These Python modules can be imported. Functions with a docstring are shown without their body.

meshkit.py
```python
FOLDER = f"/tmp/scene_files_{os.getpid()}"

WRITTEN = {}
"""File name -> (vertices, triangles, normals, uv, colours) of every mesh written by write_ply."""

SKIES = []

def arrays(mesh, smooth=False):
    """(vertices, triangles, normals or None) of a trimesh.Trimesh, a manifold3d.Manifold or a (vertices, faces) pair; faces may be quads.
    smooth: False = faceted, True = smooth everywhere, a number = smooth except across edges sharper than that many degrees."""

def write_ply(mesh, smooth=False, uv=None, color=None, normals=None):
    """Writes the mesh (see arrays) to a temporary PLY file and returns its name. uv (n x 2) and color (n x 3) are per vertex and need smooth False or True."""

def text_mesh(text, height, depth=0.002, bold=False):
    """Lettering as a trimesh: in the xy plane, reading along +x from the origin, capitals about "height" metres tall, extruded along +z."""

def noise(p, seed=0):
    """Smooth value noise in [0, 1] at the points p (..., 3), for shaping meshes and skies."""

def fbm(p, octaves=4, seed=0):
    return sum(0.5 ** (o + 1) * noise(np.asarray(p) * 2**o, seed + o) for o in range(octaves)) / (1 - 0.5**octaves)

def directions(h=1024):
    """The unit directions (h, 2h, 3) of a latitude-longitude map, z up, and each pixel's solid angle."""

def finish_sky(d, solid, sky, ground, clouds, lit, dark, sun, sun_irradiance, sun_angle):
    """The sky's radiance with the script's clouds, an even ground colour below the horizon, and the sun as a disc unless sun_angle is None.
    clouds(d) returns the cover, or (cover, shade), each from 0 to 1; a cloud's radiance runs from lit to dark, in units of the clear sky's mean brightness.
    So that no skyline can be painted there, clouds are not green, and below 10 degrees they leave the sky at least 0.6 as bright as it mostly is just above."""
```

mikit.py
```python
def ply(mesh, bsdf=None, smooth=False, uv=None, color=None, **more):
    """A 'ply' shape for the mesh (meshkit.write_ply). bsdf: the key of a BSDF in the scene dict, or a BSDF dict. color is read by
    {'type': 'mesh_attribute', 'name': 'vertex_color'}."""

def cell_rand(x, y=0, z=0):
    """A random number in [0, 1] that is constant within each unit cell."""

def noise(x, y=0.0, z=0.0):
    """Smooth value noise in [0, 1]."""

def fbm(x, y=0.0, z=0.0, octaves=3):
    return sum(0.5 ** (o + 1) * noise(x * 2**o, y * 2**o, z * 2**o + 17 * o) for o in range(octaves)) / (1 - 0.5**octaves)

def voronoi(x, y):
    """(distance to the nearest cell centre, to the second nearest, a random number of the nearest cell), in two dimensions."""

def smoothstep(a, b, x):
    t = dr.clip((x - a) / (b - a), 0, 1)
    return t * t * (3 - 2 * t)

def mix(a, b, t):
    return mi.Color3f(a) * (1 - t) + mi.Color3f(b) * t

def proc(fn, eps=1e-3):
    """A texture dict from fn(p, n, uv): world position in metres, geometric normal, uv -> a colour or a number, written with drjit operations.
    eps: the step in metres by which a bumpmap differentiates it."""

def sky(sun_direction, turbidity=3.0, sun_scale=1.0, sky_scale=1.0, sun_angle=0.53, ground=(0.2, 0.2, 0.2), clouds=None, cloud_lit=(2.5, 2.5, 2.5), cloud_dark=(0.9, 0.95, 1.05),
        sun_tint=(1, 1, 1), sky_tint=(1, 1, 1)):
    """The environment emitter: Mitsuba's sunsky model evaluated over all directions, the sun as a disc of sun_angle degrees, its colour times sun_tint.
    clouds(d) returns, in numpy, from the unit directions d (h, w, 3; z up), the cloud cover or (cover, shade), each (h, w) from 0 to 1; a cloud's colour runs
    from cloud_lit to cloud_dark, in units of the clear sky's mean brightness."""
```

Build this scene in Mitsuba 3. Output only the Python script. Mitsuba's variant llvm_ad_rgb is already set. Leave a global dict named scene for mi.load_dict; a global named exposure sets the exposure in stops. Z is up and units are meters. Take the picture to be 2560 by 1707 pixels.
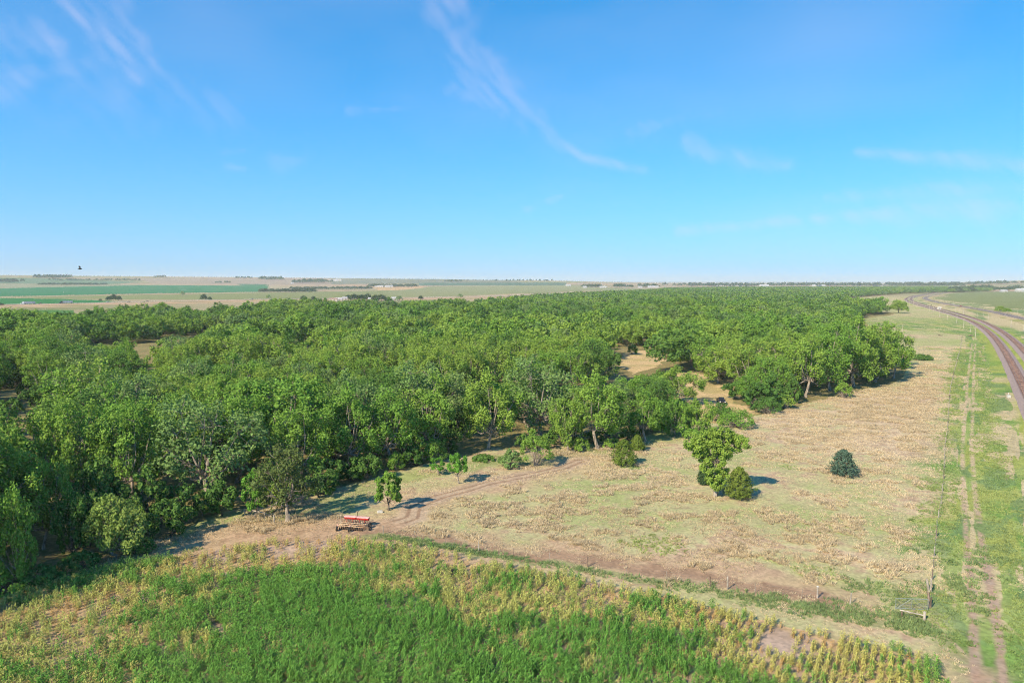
# A river-bottom woodland, cornfield, pasture and railway seen from a low flight. x right, y away from the camera, z up, metres.
import math, numpy as np, trimesh, shapely, mitsuba as mi, drjit as dr, mikit, meshkit
from mikit import noise, fbm, cell_rand, smoothstep, mix
T4 = mi.ScalarTransform4f
scene, labels = {}, {}
PI = math.pi

# ---------------------------------------------------------------- camera, light, exposure
PITCH = math.radians(4.64)
scene['camera'] = {'type': 'perspective', 'fov': 70.0, 'fov_axis': 'x', 'near_clip': 1.0, 'far_clip': 60000.0,
    'to_world': T4().look_at(origin=[0, 0, 37], target=[0, math.cos(PITCH), 37 - math.sin(PITCH)], up=[0, 0, 1]),
    'medium': {'type': 'ref', 'id': 'air'}}
SUN = (-0.656, -0.755, 0.72)
exposure = 2.42
HAZE = 7.0e-5

def clouds(d):
    az = np.degrees(np.arctan2(d[..., 0], d[..., 1]))
    el = np.degrees(np.arcsin(np.clip(d[..., 2], -1, 1)))
    def n(x, y, s, o=4):
        return meshkit.fbm(np.stack([x, y, 0 * x + s], -1), o, 11)
    def streak(pts, w0, w1, amp, rough=1.0):
        best = np.full(az.shape, 1e9); tt = np.zeros(az.shape)
        for i, ((ax, ay), (bx, by)) in enumerate(zip(pts, pts[1:])):
            vx, vy = bx - ax, by - ay
            t = np.clip(((az - ax) * vx + (el - ay) * vy) / (vx * vx + vy * vy), 0, 1)
            q = np.hypot(az - ax - t * vx, el - ay - t * vy)
            tt = np.where(q < best, (i + t) / (len(pts) - 1), tt); best = np.minimum(best, q)
        wob = n(az * .5, el * .5, 3) - .5
        w = w0 + (w1 - w0) * tt
        g = np.exp(-(np.maximum(best + wob * 2.0 * rough * w, 0) / w) ** 2 * 1.6)
        f = n((az + el) * 1.3, (az - el) * .30, 7, 6)
        return amp * g * np.clip(.45 + 1.9 * (f - .34), 0, 1.4)
    c = streak([(-6.26, 21.38), (-5.15, 18.61), (-3.02, 15.57), (-0.37, 13.62), (2.14, 12.21), (3.31, 10.79)], 2.6, .8, .18)
    c = np.maximum(c, streak([(1.30, 12.84), (3.14, 10.79), (5.48, 9.42), (10.11, 8.37)], 1.0, .3, .19, .35))
    c = np.maximum(c, streak([(-30.49, 19.23), (-28.38, 16.57), (-26.41, 13.90)], 3.4, 1.8, .20))
    c = np.maximum(c, streak([(-35.49, 15.63), (-33.50, 15.37), (-31.64, 15.17)], 2.2, 1.4, .20))
    c = np.maximum(c, streak([(-35.68, 11.89), (-32.93, 12.79), (-30.01, 13.72)], 1.8, .9, .14))
    c = np.maximum(c, streak([(-30.80, 12.55), (-26.16, 13.38), (-21.49, 12.12)], 3.5, 2.0, .08))
    c = np.maximum(c, streak([(-12.35, 12.56), (-7.17, 12.90)], .3, .2, .10))
    c = np.maximum(c, streak([(9.09, 11.30), (12.30, 11.95), (15.75, 12.29)], .7, .35, .10))
    c = np.maximum(c, streak([(13.60, 10.20), (18.29, 8.51), (20.38, 8.34)], .9, .6, .16))
    c = np.maximum(c, streak([(12.77, 3.86), (21.08, 4.41), (27.24, 4.76), (33.49, 4.75)], .4, 1.1, .20, .4))
    c = np.maximum(c, streak([(24.92, 8.95), (32.17, 7.81), (36.76, 6.83)], .35, 1.0, .18, .4))
    c = np.maximum(c, streak([(23.06, 5.93), (28.51, 5.96), (36.15, 6.01)], .5, 1.0, .14, .4))
    c = np.maximum(c, streak([(0.98, 5.45), (3.83, 6.59)], .3, .2, .10))
    c = np.maximum(c, streak([(-21.14, 9.20), (-19.82, 9.37)], .25, .2, .10))
    c = np.maximum(c, streak([(-21.03, 8.21), (-19.85, 8.12)], .3, .25, .12))
    c = np.maximum(c, streak([(-17.43, 8.64), (-15.57, 9.03)], .6, .5, .08))
    veil = np.clip(n(az * .045, el * .12, 21, 4) - .42, 0, 1) * .30
    c = np.maximum(c, veil * np.clip((el + 2) / 6, 0, 1))
    low = .46 * np.exp(-np.maximum(el, 0) / 5.0) + .10 * np.exp(-np.maximum(el, 0) / 12.0)   # thin high haze gathers towards the horizon
    return np.clip(c * 1.15 + low * (1 - c), 0, .6)

scene['sky'] = mikit.sky(SUN, turbidity=3.0, sky_scale=.97, sky_tint=(.16, .82, 1.22), clouds=clouds, cloud_lit=(2.2, 2.15, 2.75), ground=(.16, .17, .10))

# ---------------------------------------------------------------- helpers
class MB:
    """Collects pieces of one mesh."""
    def __init__(s): s.v, s.f, s.n = [], [], 0
    def add(s, v, f):
        v = np.asarray(v, float); s.v.append(v); s.f.append(np.asarray(f) + s.n); s.n += len(v); return s
    def tm(s, m): return s.add(m.vertices, m.faces)
    def box(s, c, size, rz=0.0, taper=1.0):
        m = trimesh.creation.box(size); v = np.array(m.vertices); top = v[:, 2] > 0; v[top, :2] *= taper
        return s.add(rotz(v, rz) + np.asarray(c, float), m.faces)
    def bar(s, a, b, r, r2=None, sides=6): return s.add(*tube([a, b], [r, r if r2 is None else r2], sides))
    def cyl(s, a, b, r, sides=14): return s.add(*tube([a, b], [r, r], sides))
    def mesh(s): return np.vstack(s.v), np.vstack(s.f)
def rotz(v, a):
    c, q = math.cos(a), math.sin(a); v = np.asarray(v, float)
    return np.stack([v[:, 0] * c - v[:, 1] * q, v[:, 0] * q + v[:, 1] * c, v[:, 2]], 1)
def tube(pts, rad, sides=5, cap=True):
    p = np.asarray(pts, float); t = np.gradient(p, axis=0); t /= np.linalg.norm(t, axis=1, keepdims=True) + 1e-9
    a = np.cross(t, np.where(np.abs(t[:, 2:]) < .9, [[0, 0, 1.]], [[1., 0, 0]])); a /= np.linalg.norm(a, axis=1, keepdims=True) + 1e-9
    b = np.cross(t, a); g = np.arange(sides) * 2 * PI / sides; r = np.asarray(rad, float)[:, None, None]
    v = (p[:, None] + r * (np.cos(g)[None, :, None] * a[:, None] + np.sin(g)[None, :, None] * b[:, None])).reshape(-1, 3)
    i, j = np.meshgrid(np.arange(len(p) - 1), np.arange(sides), indexing='ij'); k = (j + 1) % sides
    q = np.stack([i * sides + j, i * sides + k, (i + 1) * sides + k, (i + 1) * sides + j], -1).reshape(-1, 4)
    f = np.vstack([q[:, [0, 2, 1]], q[:, [0, 3, 2]]])
    if cap:
        n = len(v); v = np.vstack([v, p[:1], p[-1:]]); jj = np.arange(sides); kk = (jj + 1) % sides; e = (len(p) - 1) * sides
        f = np.vstack([f, np.stack([jj, kk, 0 * jj + n], 1), np.stack([kk + e, jj + e, 0 * jj + n + 1], 1)])
    return v, f
used = {}
def key(name):
    used[name] = used.get(name, -1) + 1
    return name if used[name] == 0 else '%s_%03d' % (name, used[name])
def put(k, mesh, bsdf, smooth=False, **kw): scene[k] = mikit.ply(mesh, bsdf, smooth=smooth, **kw); return k
def part(t, name, mesh, bsdf, smooth=False): return put(key(t + '__' + name), mesh.mesh() if isinstance(mesh, MB) else mesh, bsdf, smooth)
def say(k, label, cat, group=None):
    labels[k] = {'label': label, 'category': cat}
    if group: labels[k]['group'] = group
    return k
def thing(name, label, cat, group=None): return say(key(name), label, cat, group)
def struct(name, mesh, bsdf, label=None, smooth=False, **kw):
    put(name, mesh, bsdf, smooth, **kw); labels[name] = {'kind': 'structure'}
    if label: labels[name]['label'] = label
def place(x, y, z=None, rz=0.0, s=1.0):
    z = gz(x, y) if z is None else z
    t = T4().translate([float(x), float(y), float(z)]).rotate([0, 0, 1], math.degrees(rz))
    return t.scale([float(q) for q in s]) if np.ndim(s) else t.scale(float(s))
def inst(k, model, m): scene[k] = {'type': 'instance', 'to_world': m, 'shapegroup': {'type': 'ref', 'id': model}}
def model(name, mesh, bsdf, smooth=False): scene[name] = {'type': 'shapegroup', 'mesh': mikit.ply(mesh, bsdf, smooth=smooth)}; return name

RIDGE = np.array([(-60,98),(-35,94),(-20,82),(-6,66),(4,50),(11,26),(18,10),(26,12),(31,26),(35,52),(45,70),(70,70)], float)
def hill(x, y):
    r = np.hypot(x, y); az = np.degrees(np.arctan2(x, y)); t = np.clip((r - 3200) / 4200, 0, 1)
    return np.interp(az, RIDGE[:, 0], RIDGE[:, 1]) * t * t * (3 - 2 * t)
def gz(x, y):
    x, y = np.asarray(x, float), np.asarray(y, float)
    r = np.hypot(x, y)
    p = np.stack([x / 14, y / 14, 0 * x], -1)
    return hill(x, y) + (meshkit.fbm(p, 2, 4) - .5) * .5 * np.clip((900 - r) / 500, 0, 1)

# ---------------------------------------------------------------- regions of the land (metres)
FOREST = shapely.Polygon([[-64.5, 73.2], [-800.0, 430.0], [-520.0, 480.0], [-357.0, 520.0], [-326.0, 705.0], [-250.0, 880.0], [-190.0, 880.0], [-88.0, 850.0], [-60.0, 900.0], [19.0, 1356.0], [240.0, 1900.0], [475.0, 2450.0], [620.0, 3000.0], [1100.0, 3600.0], [1500.0, 4400.0], [2700.0, 4200.0], [1900.0, 2900.0], [1620.0, 2660.0], [1280.0, 2380.0], [990.0, 1990.0], [720.0, 1590.0], [560.0, 1240.0], [425.0, 1060.0], [478.0, 1000.0], [440.0, 860.0], [350.0, 740.0], [270.0, 560.0], [235.0, 470.0], [205.0, 440.0], [183.0, 331.4], [153.5, 283.8], [132.3, 264.3], [116.9, 248.3], [103.3, 237.5], [90.4, 222.9], [78.1, 211.2], [64.8, 197.6], [54.3, 190.2], [44.5, 182.8], [33.7, 172.2], [21.2, 164.2], [12.1, 161.5], [2.4, 165.2], [-5.4, 160.9], [-11.4, 148.8], [-18.6, 141.9], [-26.7, 134.9], [-34.0, 122.8], [-38.1, 116.9], [-43.2, 115.1], [-47.5, 112.0], [-49.1, 106.4], [-53.4, 99.6], [-59.5, 92.9], [-63.1, 87.4]])
CLEAR_PTS = [[[45.4, 196.2], [49.0, 218.9], [55.9, 245.1], [59.0, 266.4], [67.9, 295.0], [79.6, 297.7], [74.9, 260.6], [74.1, 242.3], [69.3, 222.9], [71.8, 209.7], [69.2, 196.0], [56.8, 179.7]], [[43.8, 319.0], [56.3, 378.2], [76.0, 392.3], [76.9, 348.2], [66.7, 314.4], [51.5, 292.2]], [[-160.4, 309.8], [-166.3, 324.4], [-163.6, 329.8], [-151.7, 324.3], [-148.3, 314.2], [-152.7, 306.7]], [[-173.8, 233.9], [-173.3, 245.3], [-175.7, 260.0], [-169.3, 253.1], [-159.5, 235.6], [-159.6, 228.7], [-165.7, 222.9]], [[-10.5, 148.9], [-11.5, 188.2], [-5.4, 194.2], [-2.7, 169.9], [-3.3, 152.5]]]
CLEAR = shapely.union_all([shapely.Polygon(q) for q in CLEAR_PTS])
CORN = shapely.Polygon([(-50.5, 58.8), (-62.8, 73.9), (-59.2, 81.9), (-56.8, 86.8), (-53.5, 89.4), (-48.0, 92.6), (-41.8, 96.8), (-35.4, 100.6), (-26.1, 102.8), (-20.1, 100.9), (-10.5, 97.3), (-1.5, 92.9), (6.8, 89.0), (16.7, 84.0), (23.4, 80.2), (29.3, 76.0), (34.8, 72.7), (39.2, 70.1), (41.0, 67.9), (39.9, 65.0), (37.3, 58.9)])
FRONT = [(-62.2, 86.1), (-58.9, 91.8), (-52.6, 98.3), (-48.0, 104.1), (-46.3, 109.2), (-41.9, 111.7), (-32.8, 113.0), (-29.9, 118.0), (-26.1, 131.9), (-18.1, 138.5), (-11.0, 144.7), (2.2, 152.5), (11.7, 155.8), (20.6, 159.0), (32.9, 168.1), (42.6, 174.6)]
FENCE = [(47.7, 80.6), (52.1, 88.0), (57.8, 97.4), (64.7, 108.6), (70.4, 117.5), (80.5, 133.9), (96.5, 160.6), (110.2, 182.7), (146.2, 242.1), (180.2, 296.2), (243.3, 395.3), (314.2, 509.1)]
FIELD_FENCE = [(-42.2, 113.1), (-36.6, 110.1), (-32.3, 110.2), (-30.6, 110.5), (-28.0, 110.2), (-18.9, 104.8), (-7.7, 99.8), (2.0, 95.9), (11.5, 92.0), (19.9, 88.2), (23.5, 86.9), (26.1, 85.9), (28.7, 84.9), (31.2, 84.1), (35.7, 82.8), (39.8, 81.4), (43.3, 80.3)]
LANE = [(41.5, 60.0), (44.1, 65.0), (51.4, 77.0), (58.4, 88.8), (67.6, 104.5), (80.8, 126.8), (101.4, 160.7), (138.3, 219.0), (184.4, 292.0), (276.7, 436.8)]
TRAIL = [(-23.0, 105.9), (-18.4, 109.3), (-15.8, 112.4), (-16.0, 117.3), (-12.5, 123.8), (-6.0, 130.4), (2.0, 137.2), (9.9, 143.6), (13.9, 148.9)]
MARGIN = [(-22.2, 105.2), (-10.9, 101.7), (-1.6, 98.3), (7.2, 95.5), (16.6, 92.4), (23.3, 89.4), (30.3, 86.1), (36.2, 83.6)]
WEEDS = [(-20.2, 104.1), (-13.4, 101.4), (-0.1, 96.0), (8.8, 92.1), (18.7, 87.5), (24.0, 84.0), (31.3, 81.4), (37.6, 78.8), (44.1, 75.8)]

# ---------------------------------------------------------------- materials
def mat(k, col, rough=.8, **kw):
    if callable(col): base = mikit.proc(col)
    else: base = {'type': 'rgb', 'value': list(col)}
    scene[k] = {'type': 'twosided', 'bsdf': {'type': 'principled', 'base_color': base, 'roughness': rough, 'specular': kw.pop('spec', .3), **kw}}
    return k
def leafmat(k, col, var, trans=.52, rough=.6, grain=3.1, depth=.40):
    """Leaf colour with its variety: from tree to tree, spray to spray and leaf to leaf."""
    lo, mid, hi = (np.array(c) for c in (col, col, var))
    def fn(p, n, uv):
        a = .5 * noise(p.x * .085 + 31, p.y * .085 + 7, 3) + .5 * noise(p.x * .028 + 5, p.y * .028 + 2, 9)
        b = noise(p.x * .6, p.y * .6, p.z * .6)
        c = cell_rand(p.x * grain, p.y * grain, p.z * grain)
        t = dr.clip(2.8 * (a - .5) + .5, 0, 1)
        q = mix(col, var, t * .75 + .25 * b)
        return q * (.66 + .28 * b + .40 * .5 + depth * (c - .5))
    scene[k] = {'type': 'principledthin', 'base_color': mikit.proc(fn), 'roughness': rough, 'diff_trans': trans, 'spec_trans': 0.0, 'eta': 1.35}
    return k
leafmat('leaf_green', (.152, .315, .058), (.265, .390, .076))
leafmat('leaf_grey', (.165, .290, .095), (.225, .330, .110))
leafmat('leaf_deep', (.095, .210, .050), (.140, .255, .062))
leafmat('leaf_fresh', (.13, .33, .055), (.165, .35, .06))
leafmat('leaf_willow', (.19, .31, .075), (.25, .34, .09))
leafmat('leaf_dry', (.095, .175, .055), (.135, .185, .062))
leafmat('needle_olive', (.125, .200, .040), (.165, .225, .048), .3)
leafmat('needle_blue', (.080, .145, .105), (.105, .170, .125), .3)
leafmat('needle_dark', (.050, .100, .045), (.075, .130, .055), .3)
leafmat('corn_green', (.110, .275, .052), (.180, .335, .070), .35, .35, 8.0, .75)
leafmat('corn_pale', (.38, .43, .13), (.50, .46, .15), .45, .6, 8.0, .6)
leafmat('corn_dry', (.52, .39, .17), (.46, .30, .12), .7)
leafmat('grass_dry', (.63, .545, .385), (.55, .465, .31), .7)
leafmat('grass_green', (.24, .35, .125), (.35, .41, .15), .8)
leafmat('weed_green', (.22, .33, .14), (.29, .37, .16), .8)
def bark(c1, c2):
    def fn(p, n, uv):
        q = fbm(p.x * 4, p.y * 4, p.z * 1.1, 3)
        return mix(c1, c2, smoothstep(.3, .7, q))
    return fn
mat('bark', bark((.15, .13, .11), (.37, .33, .285)), .9)
mat('bark_dark', bark((.07, .055, .045), (.15, .125, .105)), .9)
mat('dead_wood', bark((.30, .27, .24), (.52, .48, .44)), .9)
mat('post_wood', bark((.24, .215, .185), (.42, .385, .335)), .9)
mat('post_dark', bark((.12, .09, .07), (.22, .17, .14)), .9)

TAN, TAN2, OLIVE, GREEN, LUSH, SOIL = (.49, .395, .265), (.42, .32, .22), (.385, .375, .205), (.255, .325, .115), (.155, .265, .070), (.41, .325, .265)
def seg_dist(x, y, pts):
    best = mi.Float(1e9)
    for (ax, ay), (bx, by) in zip(pts, pts[1:]):
        vx, vy = bx - ax, by - ay
        t = dr.clip(((x - ax) * vx + (y - ay) * vy) / (vx * vx + vy * vy), 0, 1)
        best = dr.minimum(best, dr.square(x - ax - t * vx) + dr.square(y - ay - t * vy))
    return dr.sqrt(best)
def right_of(x, y, pts):
    """Metres to the right of a line that runs away from the camera."""
    lx = mi.Float(pts[0][0])
    for (ax, ay), (bx, by) in zip(pts, pts[1:]):
        t = dr.clip((y - ay) / (by - ay), 0, 1)
        lx = dr.select(y > ay, ax + (bx - ax) * t, lx)
    return x - lx
def inside(x, y, pts):
    odd = mi.Bool(False)
    for (ax, ay), (bx, by) in zip(pts, pts[1:] + pts[:1]):
        if ay == by: continue
        hit = ((ay > y) != (by > y)) & (x < (bx - ax) * (y - ay) / (by - ay) + ax)
        odd = odd ^ hit
    return odd
def blob(x, y, c, rx, ry):
    return dr.exp(-(dr.square((x - c[0]) / rx) + dr.square((y - c[1]) / ry)))

RAIL = [(50, 45), (100, 126), (140, 192), (172.3, 245.1), (208.0, 301.9), (275.5, 410.3), (359.0, 548.4), (429.8, 679.7), (475.0, 780.5), (584.1, 1022.8), (710.0, 1298.3), (844.2, 1570.0), (1024.6, 1874.9), (1217.4, 2168.9), (1476.0, 2550.6)]
ROAD = [(330, 330), (420, 540), (498.9, 711.9), (551.2, 817.4), (601.9, 923.8), (638.6, 1009.3), (669.3, 1086.1), (701.8, 1171.3), (743.5, 1265.0), (787.3, 1366.0), (867.8, 1535.0), (924.8, 1640.8), (1033.3, 1816.4), (1299.1, 2226.2), (1534.3, 2564.3)]
I80 = [(-2200, 950), (-845.9, 1071.9), (-797.0, 1139.0), (-724.9, 1199.3), (-674.0, 1293.4), (-584.0, 1411.0), (-511.9, 1494.6), (-350.9, 1569.7), (-175.3, 1675.0), (-17.8, 1875.9), (235.3, 2571.9)]
from scipy.interpolate import splprep, splev
def spline(pts, step, s=0.0):
    p = np.array(pts); tck, u = splprep(p.T, s=s * len(p), k=3)
    n = int(np.sum(np.hypot(*np.diff(p, axis=0).T)) / step) + 2
    q = np.array(splev(np.linspace(0, 1, n * 4), tck)).T
    d = np.r_[0, np.cumsum(np.hypot(*np.diff(q, axis=0).T))]; t = np.linspace(0, d[-1], n)
    return np.stack([np.interp(t, d, q[:, 0]), np.interp(t, d, q[:, 1])], 1)
def offset(path, o):
    t = np.gradient(path, axis=0); t /= np.linalg.norm(t, axis=1, keepdims=True)
    return path + np.stack([t[:, 1], -t[:, 0]], 1) * o
def sweep(path, prof, base=0.0):
    """A strip along the path; prof = [(metres to the right, height)]. Returns mesh and uv (metres along, metres across)."""
    rows = []; d = np.r_[0, np.cumsum(np.hypot(*np.diff(path, axis=0).T))]; uv = []
    for o, z in prof:
        q = offset(path, o); rows.append(np.c_[q, hill(q[:, 0], q[:, 1]) + z + base]); uv.append(np.c_[d, 0 * d + o])
    n, m = len(path), len(prof); v = np.vstack(rows)
    i, j = np.meshgrid(np.arange(m - 1), np.arange(n - 1), indexing='ij')
    q = np.stack([i * n + j, (i + 1) * n + j, (i + 1) * n + j + 1, i * n + j + 1], -1).reshape(-1, 4)
    return (v, q), np.vstack(uv)
RAIL_P = spline(RAIL, 6.0, 1.0); ROAD_P = spline(ROAD, 9.0, 2.0); I80_P = spline(I80, 15.0, 4.0)
RAIL_S = [tuple(map(float, q)) for q in RAIL_P[::14]]

FIELDS = [  # outline, colour, colour of its grain
 ([(-2302.0, 3135.8), (-2243.0, 3478.1), (-2016.0, 4014.1), (-1402.0, 4201.8), (-937.0, 2806.2), (-1139.1, 2470.4), (-1237.6, 2133.7), (-1340.3, 1824.2)], (.030,.165,.075), (.040,.19,.08)),
 ([(-1300.7, 1770.3), (-1023.8, 1630.6), (-814.0, 1478.2), (-690.9, 1268.0), (-736.6, 1218.6), (-764.4, 1151.2), (-815.5, 1108.8)], (.035,.175,.060), (.05,.19,.065)),
 ([(-714.9, 971.7), (-645.3, 971.2), (-573.0, 986.3), (-393.2, 675.9), (-497.4, 675.1)], (.075,.19,.05), (.09,.20,.06)),
 ([(-1234.3, 1796.1), (-1109.9, 2131.8), (-859.9, 2575.2), (-530.0, 3232.7), (-267.9, 1632.3), (-530.6, 1549.3), (-715.5, 1550.7), (-982.9, 1611.2)], (.19,.235,.105), (.23,.25,.12)),
 ([(-3409.6, 4650.2), (-3096.3, 4850.8), (-2272.2, 4525.6), (-2238.5, 4072.4), (-2860.8, 3899.7)], (.11,.20,.12), (.15,.21,.13)),
 ([(-2851.3, 5487.3), (-1585.8, 6425.8), (-1134.3, 4593.4), (-1442.1, 4369.1), (-2066.7, 4266.7)], (.34,.27,.20), (.27,.24,.18)),
 ([(-2843.8, 3876.4), (-2220.8, 4040.0), (-2016.0, 4014.1), (-2243.0, 3478.1), (-2302.0, 3135.8)], (.29,.28,.18), (.22,.26,.16)),
 ([(-1658.9, 4471.6), (-1485.4, 4452.5), (-1402.0, 4201.8), (-1537.9, 4144.5)], (.06,.17,.09), (.07,.17,.09)),
 ([(-1523.7, 6174.1), (157.5, 13972.3), (62.7, 5562.2), (-1134.3, 4593.4)], (.12,.17,.12), (.22,.22,.16)),
 ([(-662.2, 5165.4), (423.2, 5750.7), (353.7, 4804.3), (-571.4, 4455.4)], (.07,.14,.10), (.09,.16,.11)),
 ([(-830.0, 4288.4), (-533.5, 4361.7), (-373.7, 3382.1), (-588.2, 3236.0)], (.50,.36,.19), (.42,.30,.17)),
 ([(-482.3, 4367.7), (353.7, 4804.3), (712.0, 3699.8), (251.2, 2936.0), (-156.4, 1934.5), (-290.7, 1771.6), (-505.2, 3081.4)], (.21,.25,.12), (.25,.26,.14)),
 ([(-174.9, 1772.4), (26.9, 2379.4), (110.4, 2211.6), (16.7, 1476.0), (-139.3, 1411.4)], (.42,.34,.22), (.36,.31,.20)),
 ([(921.6, 1591.3), (1366.2, 2290.0), (1752.5, 2798.8), (2138.6, 2893.9), (2123.2, 2659.0), (776.6, 970.6), (684.0, 970.4), (703.3, 1070.5), (795.2, 1268.2)], (.17,.215,.095), (.21,.24,.11)),
]
VIGOUR = [(*(-47.5, 65.0),.52),(*(-39.4, 65.1),.62),(*(-31.4, 65.1),.8),(*(-23.2, 65.0),.95),(*(-11.2, 65.1),1),(*(1.0, 65.0),1),(*(13.1, 65.0),.92),(*(21.1, 65.0),.7),(*(27.4, 65.6),.5),(*(32.5, 65.0),.42),(*(35.7, 65.0),.45),(*(37.7, 65.1),.75),(*(39.6, 66.6),.8),
 (*(-52.5, 72.2),.36),(*(-46.4, 73.2),.42),(*(-40.6, 75.0),.5),(*(-32.4, 72.3),.75),(*(-26.7, 75.1),.92),(*(-17.4, 75.0),.97),(*(-8.2, 75.1),.92),(*(1.1, 75.0),.75),(*(10.1, 73.2),.88),(*(19.2, 73.2),.8),(*(22.0, 70.5),.5),(*(24.6, 73.2),.5),(*(27.1, 71.3),-.3),(*(26.4, 68.3),.25),(*(23.5, 67.1),.35),(*(31.2, 69.6),.62),(*(34.7, 68.8),.55),
 (*(-57.2, 79.0),.22),(*(-54.6, 82.5),.4),(*(-52.1, 86.9),.6),(*(-47.4, 90.4),.65),(*(-46.4, 81.4),.2),(*(-39.9, 83.7),.75),(*(-49.4, 78.1),.22),(*(-40.6, 91.2),.22),(*(-34.6, 91.8),.15),(*(-27.9, 91.6),.25),(*(-23.8, 93.5),.2),(*(-39.0, 87.5),.5),(*(-33.3, 86.7),.72),(*(-25.9, 88.7),.8),(*(-31.3, 95.3),.08),(*(-39.4, 95.3),.06),(*(-26.4, 98.8),.05),(*(-19.4, 88.8),.6),(*(-18.6, 93.0),.5),(*(-13.1, 94.5),.38),(*(-22.4, 97.3),.4),(*(-9.6, 88.8),.4),(*(-1.4, 86.8),.5),(*(-14.6, 96.8),.25),(*(-3.2, 93.1),.2),(*(11.8, 85.5),.2),(*(-7.1, 91.6),.22),(*(1.3, 88.8),.35),(*(-3.8, 80.2),.42),(*(1.2, 80.2),.28),(*(6.1, 80.2),.42),(*(15.6, 78.1),.55),(*(11.4, 82.5),.3),(*(6.6, 86.1),.28),(*(19.9, 76.0),.5),(*(24.6, 76.0),.1),(*(28.7, 74.5),.06),(*(32.3, 72.2),.08),(*(35.4, 69.4),.15),(*(38.3, 68.4),.2),(*(-11.3, 81.3),.75),(*(-23.8, 81.4),.97),(*(-30.9, 80.2),.88)]
VG = np.array(VIGOUR)
def vigour(x, y):
    w = 1 / (np.hypot(x[:, None] - VG[None, :, 0], y[:, None] - VG[None, :, 1]) ** 3.2 + 1.5)
    v = (w * VG[None, :, 2]).sum(1) / w.sum(1)
    p = np.stack([x / 4.5, y / 3.0, 0 * x], -1)
    return v + .02 + (meshkit.fbm(p, 4, 9) - .5) * .7
CORN_PTS = [tuple(map(float, q)) for q in CORN.exterior.coords[:-1]]
FOREST_NEAR = [tuple(map(float, q)) for q in shapely.simplify(FOREST, 6).exterior.coords[:-1]]
CLEAR_L = [[tuple(map(float, q)) for q in g] for g in CLEAR_PTS[:4]]

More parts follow.
